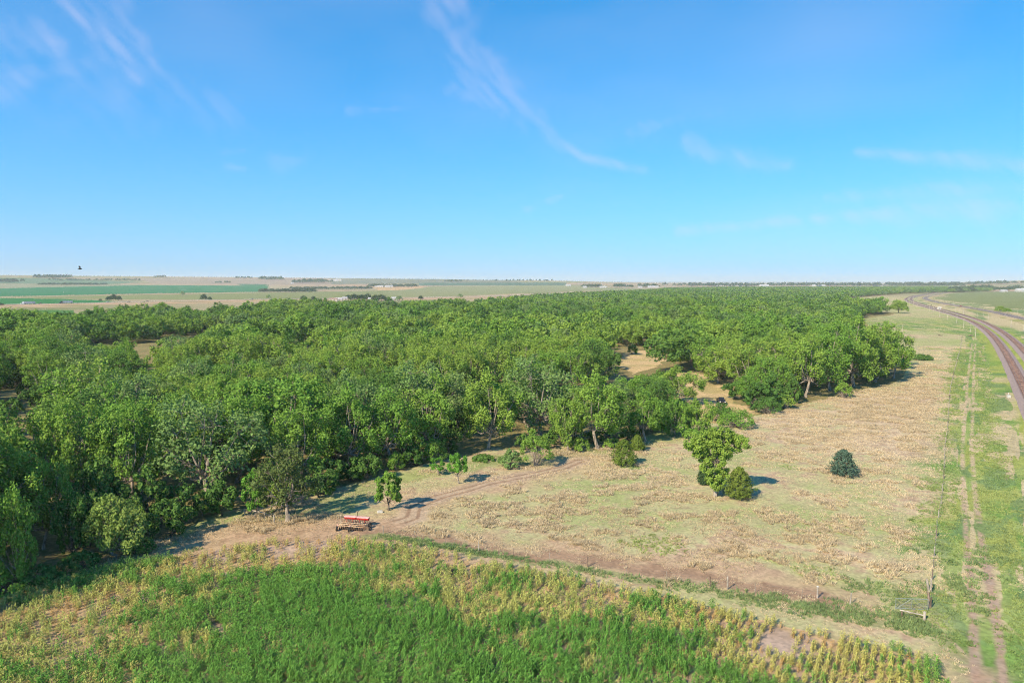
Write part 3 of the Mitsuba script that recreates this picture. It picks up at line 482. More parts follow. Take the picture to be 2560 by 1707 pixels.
# ---------------------------------------------------------------- the woodland
import shapely.affinity
NEAR = [(a[0], *map(float, a[1:])) for a in (q.split(',') for q in '''y,-60.2,86.3,11.2,2.6 w,-53.1,95.5,8.4,4.2 d,-49.7,103.8,5.4,2.9 f,-40.3,112.0,7.8,2.1 d,-45.9,113.2,5.3,3.2 b,-59.2,128.1,15.7,5.8 b,-51.0,133.1,15.5,6.8 b,-84.0,125.5,14.2,5.7 d,-33.4,128.9,5.3,3.0 d,-30.1,133.9,4.5,3.1 d,-27.0,134.3,4.8,2.4 f,-14.3,137.8,3.4,1.5 b,-5.2,160.3,15.9,6.9 b,12.3,158.3,12.6,4.2 b,18.9,159.9,16.4,7.3 b,31.1,168.1,11.6,5.1 b,38.0,204.0,10.4,6.9 b,50.6,219.0,10.5,6.8 y,39.1,173.2,8.2,3.8 y,45.2,174.7,8.0,3.6 b,78.6,240.4,15.2,7.9 b,91.7,248.4,18.2,10.4 b,94.8,233.9,20.0,7.7 b,108.1,246.9,20.5,8.9 b,121.2,257.4,22.1,9.2 b,134.7,269.1,21.0,9.7 b,147.7,281.1,18.2,7.4 d,73.0,211.2,7.7,6.3 d,70.6,228.5,5.9,4.1 b,75.9,266.6,14.4,9.6 b,78.0,314.4,14.1,11.3 d,42.5,309.6,8.0,5.2 d,61.7,373.6,5.3,3.1 d,76.9,387.3,5.1,2.8 d,80.4,385.0,3.7,2.1 b,-38.2,129.5,15.1,5.5 b,-31.9,140.1,15.4,6.3 b,-24.2,144.6,15.2,6.1 b,-18.0,151.8,15.9,6.4 b,-63.5,119.2,16.1,5.8 d,-60.9,105.4,10.8,3.8 d,-55.4,107.3,8.7,3.9 b,-71.5,116.8,17.2,5.6 b,-80.5,110.4,16.3,5.3 b,-65.3,99.3,12.3,3.6 b,-68.5,96.0,10.8,3.2 d,-59.1,96.1,8.3,2.3 b,-70.7,87.7,17.6,8.3 b,-76.5,96.8,16.0,7.4 d,-59.4,100.4,6.8,3.3 d,-72.5,104.2,6.5,4.2 d,-51.3,110.2,6.0,3.2 d,-41.2,118.8,6.7,2.8 g,-51.1,120.4,17.5,8.5 e,-94.1,121.2,18.2,9.0 d,-75.4,125.7,4.6,4.0 d,-66.5,129.9,7.0,4.0 d,-98.4,135.2,7.4,3.3 b,-74.0,136.2,15.4,7.5 b,-106.7,136.9,17.9,8.1 d,-56.6,138.4,6.8,3.8 b,-43.3,143.9,18.0,9.0 e,-88.1,144.9,14.6,8.1 e,-66.9,145.0,14.8,7.7 d,-53.6,145.1,5.8,3.5 b,-77.8,145.4,14.0,6.5 d,-59.3,145.5,5.5,2.7 d,-114.4,149.0,5.7,3.1 d,-36.8,149.9,6.1,3.8 b,-56.3,152.3,15.5,7.4 d,-28.0,152.6,6.0,3.0 d,-90.5,153.9,6.8,2.9 b,-121.5,154.4,16.0,8.3 g,-83.1,155.5,15.5,8.0 b,-45.4,156.0,16.0,8.4 b,-71.4,156.4,13.1,6.2 d,-112.8,156.6,4.8,3.2 d,-13.8,156.6,4.8,2.8 b,-63.6,157.7,11.0,5.3 g,-33.6,157.8,15.4,7.7 d,-24.2,158.6,7.8,3.8 d,-17.4,159.3,7.0,2.5 b,-51.9,163.3,9.6,5.1 b,-98.2,163.5,17.8,8.7 d,-123.4,164.1,6.9,3.8 d,11.0,164.8,6.8,2.4 b,-44.3,165.2,10.8,4.8 b,-68.2,167.2,13.3,6.5 b,-130.3,167.3,13.2,7.0 g,-19.5,167.7,16.5,8.4 g,-87.2,168.5,14.8,7.8 b,-76.9,168.9,12.8,6.4 d,-47.9,170.1,4.9,2.7 g,6.6,171.7,17.0,8.9 d,15.4,171.8,5.9,3.2 d,-125.0,172.3,5.3,3.0 d,23.1,172.5,5.0,3.7 d,-13.2,172.8,7.5,2.8 e,-38.8,173.4,12.2,5.9 d,-55.2,174.1,7.1,2.5 d,30.2,175.7,5.6,2.7 e,-28.4,175.8,16.4,7.2 d,-132.2,176.3,7.4,2.5 g,-103.5,177.1,17.9,8.7 e,-17.4,177.9,15.1,6.8 b,-92.0,178.3,15.8,8.1 d,-143.2,178.5,6.6,3.0 e,-59.9,179.0,12.5,4.9 d,-35.3,179.0,7.8,3.4 d,34.7,179.6,6.3,4.1 b,-81.8,180.6,14.8,7.0 d,-113.4,181.1,8.0,3.5 d,12.9,181.9,5.1,3.8 d,-46.0,182.1,4.7,3.8 b,-39.8,183.2,11.7,5.1 d,-136.8,183.6,7.1,2.6 g,-144.6,183.7,10.5,4.6 d,-54.5,183.9,7.8,4.1 d,38.1,184.0,5.7,2.9 b,-74.6,185.1,12.5,5.2 b,3.9,185.8,16.9,8.4 e,-65.5,185.8,11.3,6.2 d,22.9,185.9,7.6,2.6 d,43.1,186.2,6.1,3.8 d,-91.6,186.4,5.7,3.1 b,-31.9,186.9,11.1,5.3 d,-99.4,188.1,4.7,3.0 d,46.9,188.5,4.7,2.4 b,-14.1,189.4,12.7,5.7 g,29.1,189.6,9.8,4.6 e,37.5,189.8,12.0,5.6 d,-123.3,190.9,5.6,3.3 b,-149.7,190.9,10.6,5.6 d,-133.4,191.8,5.9,2.8 b,-21.5,192.2,11.4,5.7 d,-3.1,192.2,5.3,2.9 d,-89.4,192.2,6.9,3.1 d,45.1,192.5,6.5,2.5 b,-57.4,193.1,13.3,6.5 e,-37.7,193.3,11.8,5.4 b,-81.6,193.3,12.5,5.9 b,-109.7,194.0,12.8,6.2 d,-96.2,195.2,5.1,3.5 b,-157.0,195.8,14.0,6.5 b,-66.7,196.1,13.1,5.9 d,-9.5,196.3,6.8,3.5 b,30.4,196.3,11.4,5.2 d,1.1,196.5,4.8,2.9 d,13.0,197.2,7.4,3.7 d,-42.8,197.2,8.1,3.5 d,21.3,197.7,7.7,3.7 b,-30.1,197.8,13.2,5.6 d,41.1,198.0,7.2,3.1 e,-146.3,198.1,11.2,5.3 e,-49.8,198.1,10.3,5.4 d,-119.3,198.3,7.0,3.1 d,-1.1,200.0,6.0,2.8 d,-16.0,200.5,8.5,4.0 d,-7.1,200.6,7.5,2.8 g,-89.0,200.8,15.1,7.7 b,-78.7,202.5,15.3,6.9 b,-55.5,202.8,12.5,5.0 b,-46.1,204.0,10.8,4.7 b,-63.1,204.1,12.5,5.9 d,-32.6,204.4,5.4,3.8 b,-112.1,204.5,13.0,6.3 d,4.8,204.6,5.4,2.6 d,24.6,205.0,5.2,2.9 d,-40.1,205.4,6.3,4.1 b,-99.8,206.9,12.2,5.7 d,-6.1,207.1,6.0,3.2 b,-160.9,207.3,14.8,8.1 b,-71.1,207.7,13.2,6.3 d,-151.0,207.9,8.4,2.8 d,15.9,208.6,7.2,3.3 d,-137.1,210.3,6.9,4.2 d,39.9,211.7,7.5,3.1 g,-93.8,212.0,9.6,4.9 d,-10.5,212.0,7.6,3.1 b,-48.7,212.2,11.5,5.4 d,-27.7,213.1,4.5,3.7 b,-83.2,213.4,13.4,5.8 d,0.5,213.5,7.9,3.7 g,-60.2,215.1,13.0,6.1 b,-99.9,215.6,9.7,5.2 d,-139.9,215.9,7.5,3.3 d,-118.5,216.0,6.3,2.6 d,-169.5,216.3,7.2,4.0 d,-23.0,216.3,4.6,4.2 b,-108.9,216.3,11.2,6.1 e,-43.0,216.5,10.5,4.9 d,7.8,216.6,6.0,2.8 d,78.6,217.7,8.3,3.5 b,-76.2,218.9,13.7,6.0 d,3.5,219.0,7.2,3.2 d,-135.9,219.1,4.8,2.5 d,41.1,219.3,5.9,3.8 d,14.9,219.4,6.8,2.7 b,73.0,220.1,9.9,4.6 b,-88.3,220.2,10.5,5.5 b,-162.0,220.2,16.0,8.2 b,-35.5,220.8,11.1,5.7 d,86.1,222.3,7.6,2.8 b,-104.6,223.3,10.5,5.0 b,-172.6,224.0,14.4,7.2 e,-121.7,224.4,16.4,7.5 b,-66.2,225.1,14.3,7.3 b,-45.0,225.7,13.6,6.6 d,42.6,226.0,7.9,2.5 b,-144.4,226.2,15.0,7.4 b,-54.6,226.6,14.3,7.0 b,-22.0,226.8,14.3,6.5 g,-133.6,226.9,16.1,7.9 d,-108.6,227.0,6.5,3.0 b,81.4,227.5,13.4,6.5 d,26.2,228.4,7.5,3.5 b,-97.0,228.9,11.5,5.2 d,-152.7,229.1,5.9,3.3 e,-182.7,230.9,13.5,6.8 g,-84.4,230.9,12.4,6.6 b,9.7,231.5,14.6,7.1 b,-30.7,231.6,14.6,6.5 g,-75.1,232.1,13.0,5.6 d,87.6,232.6,6.6,2.4 d,49.0,232.8,8.1,4.1 d,39.3,233.3,6.2,2.4 b,-14.1,233.6,14.3,6.8 b,-108.2,233.8,10.1,4.8 b,20.6,234.3,16.6,7.6 b,-67.6,235.4,13.6,6.4 d,-1.8,237.0,7.9,3.3 d,-91.4,237.0,6.8,3.8 d,-23.0,237.5,6.7,3.8 d,-156.6,238.0,7.2,3.6 b,-81.4,238.5,11.2,4.7 e,-147.5,239.0,17.0,9.0 g,-97.3,239.3,10.5,5.0 b,-128.9,239.3,15.3,7.4 d,48.6,239.8,6.2,2.9 b,-53.1,239.9,16.9,8.7 e,-191.8,240.3,12.4,6.6 e,-180.2,242.0,15.9,7.6 b,-28.3,242.0,14.6,6.4 d,-77.9,243.5,5.7,3.9 b,14.1,243.5,15.6,8.3 e,-14.0,243.6,13.4,6.9 b,-114.5,244.2,11.4,5.4 d,50.2,244.3,6.7,3.9 e,25.5,244.3,16.4,8.4 b,-4.6,246.5,16.1,7.6 b,-69.6,247.0,14.4,7.0 b,-107.5,247.3,11.9,5.3 b,-38.9,248.6,14.3,7.5 b,-193.1,249.3,13.5,6.6 d,49.4,250.1,5.2,4.1 b,-160.6,250.1,15.7,7.6 b,-22.6,251.1,13.3,7.0 d,-88.3,251.3,7.5,2.7 d,-182.0,251.4,4.9,4.2 d,-126.2,251.7,5.1,3.4 d,-176.3,252.0,5.5,3.2 b,79.7,252.4,15.0,6.9 b,-116.6,252.8,14.1,6.6 b,-136.0,252.9,14.3,7.1 b,-146.5,253.2,12.7,5.9 d,55.6,253.2,6.8,3.1 b,4.8,253.5,14.9,7.3 d,-166.9,254.2,7.3,2.7 g,-50.7,254.2,17.4,8.7 d,50.8,255.1,5.3,2.9 d,-177.7,256.3,8.3,2.8 b,-64.3,256.7,14.1,6.2 e,98.8,256.7,9.7,5.2 b,-197.6,256.8,14.3,6.3 b,-207.4,256.9,11.8,5.8 b,-7.6,257.6,15.1,8.3 b,-35.4,258.1,15.2,7.4 b,109.0,258.2,10.6,5.0 d,53.5,258.4,5.0,2.7 b,-155.5,259.1,13.0,6.8 b,-188.2,259.6,14.3,6.3 b,-140.8,260.2,11.2,5.1 d,7.4,260.2,5.8,2.8 d,-57.2,260.6,7.4,2.4 d,-179.2,260.7,5.9,3.6 g,-147.9,260.7,10.2,4.7 b,-25.6,261.1,14.7,7.5 b,-170.3,261.2,15.5,7.2 d,-83.0,261.9,6.7,3.1 b,-111.5,262.5,17.3,8.2 d,83.7,262.7,6.0,3.0 b,-99.8,262.9,16.8,8.0 b,-71.3,262.9,12.3,5.8 b,28.6,263.2,16.6,8.1 d,-161.7,263.6,6.1,3.0 b,103.2,263.9,10.3,4.8 b,0.9,264.6,15.4,7.4 b,89.0,264.7,10.8,4.9 b,14.2,265.1,17.3,8.6 b,-197.0,265.5,12.7,6.1 d,-181.0,265.6,7.2,2.5 g,124.7,266.4,10.1,4.8 b,95.6,267.0,11.0,5.4 b,-149.5,267.6,10.2,4.9 e,-46.1,267.9,17.0,8.7 d,-175.6,268.0,8.0,3.7 b,-88.2,268.0,15.4,8.2 b,113.8,268.6,11.2,5.2 b,-188.3,268.8,13.5,6.7 b,-211.9,270.4,11.2,5.8 e,-157.3,270.6,12.8,6.0 b,103.8,271.3,11.8,5.7 g,-144.0,271.3,11.3,4.6 b,-57.9,271.5,13.3,5.7 d,-18.5,272.9,6.9,3.7 b,-73.2,273.9,11.8,5.6 d,-23.3,274.3,5.1,3.5 e,-111.7,274.6,17.3,8.6 b,-128.3,274.8,12.8,6.3 b,-98.3,275.1,17.8,9.0 b,123.5,275.1,15.7,7.0 b,25.8,275.6,18.5,8.4 e,-1.5,275.9,16.7,9.2 b,-219.0,275.9,12.7,6.0 b,11.3,276.2,16.7,8.1 b,-165.7,276.2,11.5,5.6 b,-41.0,276.5,12.8,6.0 d,80.1,276.6,6.7,3.2 b,112.2,276.7,13.7,6.6 b,-193.9,277.4,14.3,7.1 b,-63.6,277.4,10.0,4.5 d,134.6,278.0,7.5,2.5 b,-157.2,279.0,11.2,5.3 d,139.8,279.1,6.3,2.4 e,91.4,279.2,16.1,7.4 b,-51.5,279.3,11.7,6.4 b,-178.3,279.7,15.0,7.4 b,102.3,281.3,15.7,8.1 g,-150.4,281.5,10.4,5.0 d,85.1,282.0,6.3,2.7 e,-224.3,282.4,13.4,6.2 e,-22.3,282.7,12.6,6.8 b,-74.2,283.0,11.1,4.6 d,80.8,283.4,8.3,2.4 e,-207.0,283.5,11.8,5.7 b,-34.2,283.5,11.1,5.8 b,-10.6,284.3,15.8,7.4 e,-215.6,285.1,12.1,5.8 b,136.5,285.5,12.9,6.6 b,-188.9,285.7,14.5,6.9 b,-163.0,286.5,11.3,5.1 b,19.7,286.6,15.0,7.0 b,-67.9,286.7,10.0,4.4 g,-130.5,287.0,15.7,7.4 b,-60.0,287.4,10.3,4.5 g,4.7,287.5,15.7,8.5 b,-155.9,287.8,11.0,4.8 d,-82.8,288.6,8.0,2.7 b,-171.2,288.7,9.8,4.9 d,108.2,289.2,7.7,4.1 d,146.6,289.4,5.0,3.9 d,103.0,289.7,5.6,3.6 b,-199.7,289.8,12.4,6.6 b,-234.2,290.7,10.8,4.9 b,-53.2,291.1,12.0,6.4 b,-222.9,291.1,13.6,6.5 b,-18.7,291.1,13.2,6.1 b,-39.2,291.4,14.1,5.9 b,88.2,291.8,17.6,9.1 b,-71.7,291.8,9.6,4.7 b,128.5,292.0,17.0,7.9 d,-63.3,292.7,7.7,2.6 b,-27.5,292.9,12.5,5.8 g,-181.7,294.2,15.9,7.5 b,116.0,294.5,16.8,8.6 b,153.1,294.5,11.6,5.6 b,-168.1,294.8,12.1,5.0 d,-86.1,294.8,8.4,3.4 b,28.4,295.3,14.2,6.9 b,142.9,295.9,12.6,5.9 b,-137.5,296.1,13.0,5.8 b,-159.6,296.7,12.3,5.7 b,-207.0,296.8,15.0,7.3 b,-122.7,297.5,12.9,7.0 b,-66.5,297.8,11.7,5.5 b,-236.5,298.2,11.2,5.1 e,-11.3,298.3,13.8,6.5 b,104.8,298.4,13.4,6.9 b,18.3,298.8,13.6,6.8 b,-228.9,298.9,11.8,5.4 b,-47.0,299.0,13.3,6.2 d,77.5,299.3,8.1,3.7 d,83.7,299.6,8.0,3.1 b,-193.6,299.8,15.7,7.8 e,-2.0,299.9,13.2,7.1 d,-94.6,300.0,4.8,3.3'''.split())]
EDGE = {  # the trees one can tell apart, by their place in the list above
 0: 'bright two-lobed tree at the bottom left corner of the woodland edge', 1: 'pale yellow-green willow drooping over the woodland edge at lower left', 2: 'dark bushy small tree right of the drooping yellow-green willow',
 3: 'fresh bright green young tree left of the half-dead grey tree', 4: 'dark low tree between the leaning big trunks and the fresh green young tree', 5: 'broad tree with the bright sunlit crown above the leaning trunks, left half', 6: 'broad tree with the bright sunlit crown above the leaning trunks, right half',
 7: 'tall tree at the left frame edge with a dark leaning trunk', 8: 'dark bushy tree right of the half-dead grey tree', 9: 'dark bushy tree directly behind the nearer lone sapling', 10: 'small dark bushy tree right behind the nearer lone sapling', 11: 'small fresh green tree just left of the farther lone sapling',
 12: 'tall tree standing in the shadowed opening with its pale trunk foot in view', 13: 'mid-sized tree between the sprawling bush and the big forked tree', 14: 'big forked tree with a thick dark trunk and broken limbs behind the olive juniper', 15: 'tree overhanging the deep shadow right of the olive juniper',
 16: 'round-topped tree left of the clearing, in front of the pale upper clearing', 17: 'tree with the ragged crown on the left edge of the pickup clearing', 18: 'lower airy tree on the bank above the lone leafy tree, left one', 19: 'lower airy tree on the bank above the lone leafy tree, right one',
 20: 'tree over the right side of the pickup clearing', 21: 'tree with the bright bare trunk at the front of the right-hand grove', 22: 'tree in the middle front of the right-hand grove', 23: 'tree at the front of the right-hand grove, left of its dark corner', 24: 'large round tree in the right half of the right-hand grove', 25: 'tree over the dark hollow of the right-hand grove', 26: 'rightmost tree of the right-hand grove, beside the open pasture',
 27: 'low bushy tree at the lower left foot of the right-hand grove', 28: 'small dark tree right beside the pickup clearing', 29: 'tree behind the pickup clearing, on its right', 30: 'tree behind the pickup clearing, on its left', 31: 'dark round tree at the left edge of the pale upper clearing', 32: 'small dark tree in front of the pale upper clearing', 33: 'small bush-like tree at the back of the pale upper clearing, left', 34: 'small bush-like tree at the back of the pale upper clearing, right'}
rng = np.random.default_rng(77)
for x, y, h in [(-67, 76, 16), (-76, 82, 15), (-88, 72, 15), (-72, 95, 16), (-90, 92, 15), (-80, 108, 16)]: NEAR.append(('b', float(x), float(y), float(h), 7.0))   # the wood goes on past the frame
big_count = 0; rest = []
size = [h / math.hypot(x, y) for k, x, y, h, r in NEAR]
bigs = [i for i, t in enumerate(NEAR) if t[0] != 'd']
chosen = set(sorted(bigs, key=lambda i: -size[i] - (10 if i < 47 else 0))[:296])
def plant(i, k, x, y, h, r, name, label, cat, group=None):
    ks = KIND['edge'] if k == 'b' and i < 47 else KIND[k]; mdl = ks[int(rng.integers(len(ks)))]; h, r = h * rng.uniform(.88, 1.12) if i >= 47 else h, r; H, R = MODELS[mdl]
    t = thing(name, label, cat, group); m = place(x, y, rz=rng.uniform(0, 2 * PI), s=(r / R, r / R, h / H))
    inst(t + '__crown', mdl + '_crown', m); inst(t + '__trunk', mdl + '_trunk', m); return t
def where(x, y):
    a, d = math.degrees(math.atan2(x, y)), math.hypot(x, y)
    if x > 55 and y > 200: return 'in the right-hand grove' + (', its back rows' if y > 262 else ', its front rows')
    side = 'left third' if a < -19 else 'left-centre' if a < -9 else 'centre' if a < 1.5 else 'right part'
    return 'in the %s of the woodland, %s rows' % (side, 'front' if d < 165 else 'middle' if d < 225 else 'back')
for i, (k, x, y, h, r) in enumerate(NEAR):
    w = where(x, y)
    if k != 'd' and i not in chosen: rest.append((x, y, h, r)); continue
    if i in EDGE: plant(i, k, x, y, h, r, 'small_tree' if k == 'd' else 'broadleaf_tree', EDGE[i], 'tree')
    elif k == 'd': plant(i, k, x, y, h, r, 'small_tree', 'small dark green understory tree ' + w, 'tree', 'small trees ' + w)
    elif k == 'g': plant(i, k, x, y, h, r, 'broadleaf_tree', 'grey-green thin-crowned tree ' + w, 'tree', 'grey-green trees ' + w)
    elif k == 'e': plant(i, k, x, y, h, r, 'broadleaf_tree', 'deep green dense-crowned tree ' + w, 'tree', 'deep green trees ' + w)
    else: plant(i, k, x, y, h, r, 'broadleaf_tree', 'bright green broadleaf tree ' + w, 'tree', 'bright green trees ' + w)
fl = shapely.LineString(FRONT[1:])   # bushy young trees close the foot of the woodland edge
for d in np.arange(4, fl.length - 12, 4.6):
    q = fl.interpolate(d + rng.uniform(-1.5, 1.5)); x, y = q.x - rng.uniform(1.5, 5), q.y + rng.uniform(2.5, 7)
    if rng.random() < .2 or math.hypot(x - (-7.9, 160.8)[0], y - (-7.9, 160.8)[1]) < 11: continue
    r = rng.uniform(1.7, 3.0); plant(99, 'd' if rng.random() < .7 else 'y', x, y, r * rng.uniform(1.3, 1.9), r, 'small_tree', 'bushy young tree filling the shaded foot of the woodland edge', 'tree', 'bushy young trees along the woodland edge')
# the rest of the wood, past the trees that show largest
mid, farm = [], []
for i in range(7):
    c, t = tree(200 + i, nl=14, ncl=10, nleaf=12, ls=.44, quad=False, low=.04, ragged=.15, twigs=False, dead=i % 2)
    model('midtree%d' % i, c, ['leaf_green', 'leaf_green', 'leaf_green', 'leaf_deep', 'leaf_grey', 'leaf_green', 'leaf_deep'][i]); model('midtrunk%d' % i, t, 'bark'); mid.append('midtree%d' % i)
for i in range(5):
    c, t = tree(220 + i, nl=9, ncl=5, nleaf=6, ls=.9, quad=False, low=.06, ragged=.4, twigs=False)
    model('fartree%d' % i, c, ['leaf_green', 'leaf_green', 'leaf_grey', 'leaf_deep', 'leaf_deep'][i]); farm.append('fartree%d' % i)
model('snag0', bare(301), 'dead_wood', 40); model('snag1', bare(302, 9, 4), 'dead_wood', 40); model('snag2', bare(303, 8, 4), 'dead_wood', 40)
def scatter(poly, y0, y1, sp, seed, half=39.0):
    rg = np.random.default_rng(seed); x0, _, x1, _ = poly.bounds
    gx, gy = np.meshgrid(np.arange(x0, x1, sp), np.arange(y0, y1, sp * .87)); gx = gx + (np.arange(gx.shape[0])[:, None] % 2) * sp / 2
    x = (gx + rg.uniform(-.42, .42, gx.shape) * sp).ravel(); y = (gy + rg.uniform(-.42, .42, gx.shape) * sp).ravel()
    ok = np.abs(np.degrees(np.arctan2(x, y))) < half; x, y = x[ok], y[ok]
    ok = shapely.contains_xy(poly, x, y); return x[ok], y[ok], rg
n = 0
def woodland(x, y, h, r, mdl):
    global n
    n += 1; m = place(x, y, rz=rng.uniform(0, 2 * PI), s=(r / 6, r / 6, h / 14)); inst('woodland__%03d' % n, mdl, m); return m
labels['woodland'] = {'label': 'green woodland stretching back to the horizon behind the nearer trees', 'kind': 'stuff'}
SHAFT = [shapely.affinity.translate(shapely.Polygon(q), -.656 * t, -.755 * t) for q in CLEAR_PTS[1:2] for t in (0, 6, 12)]   # open to the sun
OPEN = shapely.union_all([CLEAR.buffer(2), *SHAFT, shapely.Polygon([(42.0, 312.9), (56.3, 378.2), (76.0, 392.3), (77.5, 348.1), (63.2, 306.7)]).buffer(4)])
NEARMASK = np.array([(t[1], t[2]) for t in NEAR])
for x, y, h, r in rest:
    q = int(rng.integers(5)); m = woodland(x, y, h, r, mid[q]); n += 1; inst('woodland__%03d' % n, 'midtrunk%d' % q, m)
x, y, rg = scatter(FOREST.buffer(-3).difference(OPEN), 296, 1000, 9.6, 5)
openness = meshkit.fbm(np.stack([x / 60, y / 60, 0 * x], -1), 3, 5)
sizes = meshkit.fbm(np.stack([x / 25, y / 25, 0 * x], -1), 2, 6)
for a, b, o, s in zip(x, y, openness, sizes):
    if b < 315 and np.min(np.hypot(NEARMASK[:, 0] - a, NEARMASK[:, 1] - b)) < 7: continue
    if o < .34 or rg.random() < .05: continue
    q = int(rg.choice(7, p=[.2, .18, .18, .13, .13, .15, .03]))
    s = min(1, max(0, 1.6 * (s - .5) + .5)); h = 7 + 11.5 * s + rg.uniform(-1.5, 1.5); r = (4.2 + 4.2 * s) * rg.uniform(.85, 1.2)
    if rg.random() < .12: h *= .6; r *= .7
    if b > 520 and rg.random() < .45: q = int(rg.integers(3, 5))
    woodland(a, b, h, r, mid[q])
x, y, rg = scatter(FOREST.buffer(-4), 1000, 3600, 13.0, 6)
for a, b in zip(x, y): woodland(a, b, 10 + rg.uniform(0, 6), 7.5 * rg.uniform(.85, 1.25), farm[int(rg.choice(5, p=[.15, .15, .3, .2, .2]))])

# ---------------------------------------------------------------- corn, grass and weeds
def corn_row(seed, h, n, nl, droop, gap=.19, miss=0.0):
    """A short piece of a corn row: n plants with arching leaves."""
    rng = np.random.default_rng(seed); m = MB()
    for i in range(n):
        if rng.random() < miss: continue
        x, y = (i + .5) * gap + rng.normal() * .03, rng.normal() * .05; H = h * rng.uniform(.82, 1.14); az = rng.uniform(0, PI)
        lx, ly = rng.normal() * .05, rng.normal() * .05
        m.add([[x - .02, y, -.1], [x + .02, y, -.1], [x + lx, y + ly, H * .95], [x, y + .02, -.1]], [[0, 1, 2], [1, 3, 2], [3, 0, 2]])
        for j in range(nl):
            t = (j + .6) / nl; z = H * (.12 + .80 * t); a = az + PI * (j % 2) + rng.normal() * .35
            L = H * (.20 + .15 * math.sin(PI * min(1, t * 1.05))) * rng.uniform(.75, 1.2) + .1; up = rng.uniform(.55, 1.0) * (1 - droop) + .25 * t
            c, s = math.cos(a), math.sin(a); w = rng.uniform(.030, .050)
            p0 = np.array([x + lx * t, y + ly * t, z]); p1 = p0 + np.array([c * L * .5, s * L * .5, L * .45 * up]); p2 = p0 + np.array([c * L, s * L, L * (.45 * up - .30 - .5 * droop)])
            p2[2] = max(p2[2], .03); q = np.array([-s, c, 0]) * w; tw = np.array([0, 0, w * rng.uniform(-.6, .6)])
            m.add([p0 - q * .6, p0 + q * .6, p1 + q + tw, p1 - q - tw, p2], [[0, 1, 2], [0, 2, 3], [3, 2, 4]])
    return m.mesh()
def patch(seed, size, n, blades, h, w, spread):
    """Tufts of grass scattered over a square of ground."""
    rng = np.random.default_rng(seed); V, F = [], []; k = 0
    for i in range(n):
        cx, cy = rng.uniform(-size / 2, size / 2, 2); hh = h * rng.uniform(.5, 1.25)
        for b in range(blades):
            a = rng.uniform(0, 2 * PI); r = rng.uniform(0, spread); c, s = math.cos(a), math.sin(a); o = np.array([cx + c * r, cy + s * r, -.03]); ww = w * rng.uniform(.6, 1.3)
            t = rng.uniform(0, 2 * PI); tip = o + np.array([c * hh * rng.uniform(.1, .7), s * hh * rng.uniform(.1, .7), hh * rng.uniform(.6, 1.1)])
            V += [o + [ww * math.cos(t), ww * math.sin(t), 0], o - [ww * math.cos(t), ww * math.sin(t), 0], tip]; F.append([k, k + 1, k + 2]); k += 3
    return np.array(V), np.array(F)
for i in range(8): model('corn_tall%d' % i, corn_row(400 + i, 1.8, 4, 10, .12), 'corn_green')
for i in range(5): model('corn_mid%d' % i, corn_row(420 + i, 1.35, 4, 11, .25, miss=.1), 'corn_green')
for i in range(6): model('corn_pale%d' % i, corn_row(440 + i, 1.2, 4, 10, .4, miss=.08), 'corn_pale')
for i in range(5): model('corn_dry%d' % i, corn_row(460 + i, .85, 4, 6, .8, miss=.2), 'corn_dry')
labels['corn'] = {'label': 'rows of green and yellowing corn filling the field in the foreground', 'kind': 'stuff'}
ROW = math.radians(29.5); rd, rp = np.array([math.sin(ROW), math.cos(ROW)]), np.array([math.cos(ROW), -math.sin(ROW)])
cx0, cy0, cx1, cy1 = CORN.bounds
ss, kk = np.meshgrid(np.arange(-160, 260, .76), np.arange(-260, 200, .76)); ss = ss + np.random.default_rng(3).uniform(-.3, .3, ss.shape)
px, py = (ss * rd[0] + kk * rp[0]).ravel(), (ss * rd[1] + kk * rp[1]).ravel()
ok = shapely.contains_xy(CORN, px, py) & (np.abs(np.degrees(np.arctan2(px, py))) < 38.5) & (py > 59); px, py = px[ok], py[ok]
vg = vigour(px, py); rng = np.random.default_rng(4); pz = gz(px, py); nc = 0
for x, y, z, v in zip(px, py, pz, vg):
    u = rng.random(); v = v + .16 * (rng.random() - .5)
    if v < .03 or (v < .16 and u < .38) or (v < .3 and u < .10) or rng.random() < .12: continue
    if v > .72 and u > .10: mdl = 'corn_tall%d' % rng.integers(8); s = .62 + .40 * min(v, 1)
    elif v > .56: mdl = 'corn_mid%d' % rng.integers(5) if u < .7 else 'corn_pale%d' % rng.integers(6); s = 1.0
    elif v > .28: mdl = 'corn_pale%d' % rng.integers(6) if u < .72 else ('corn_mid%d' % rng.integers(5) if u < .86 else 'corn_dry%d' % rng.integers(5)); s = .95
    else: mdl = 'corn_dry%d' % rng.integers(5) if u < .72 else 'corn_pale%d' % rng.integers(6); s = .9
    nc += 1; inst('corn__%03d' % nc, mdl, place(x, y, z, math.pi / 2 - ROW + (PI if u < .5 else 0), s * rng.uniform(.9, 1.1)))

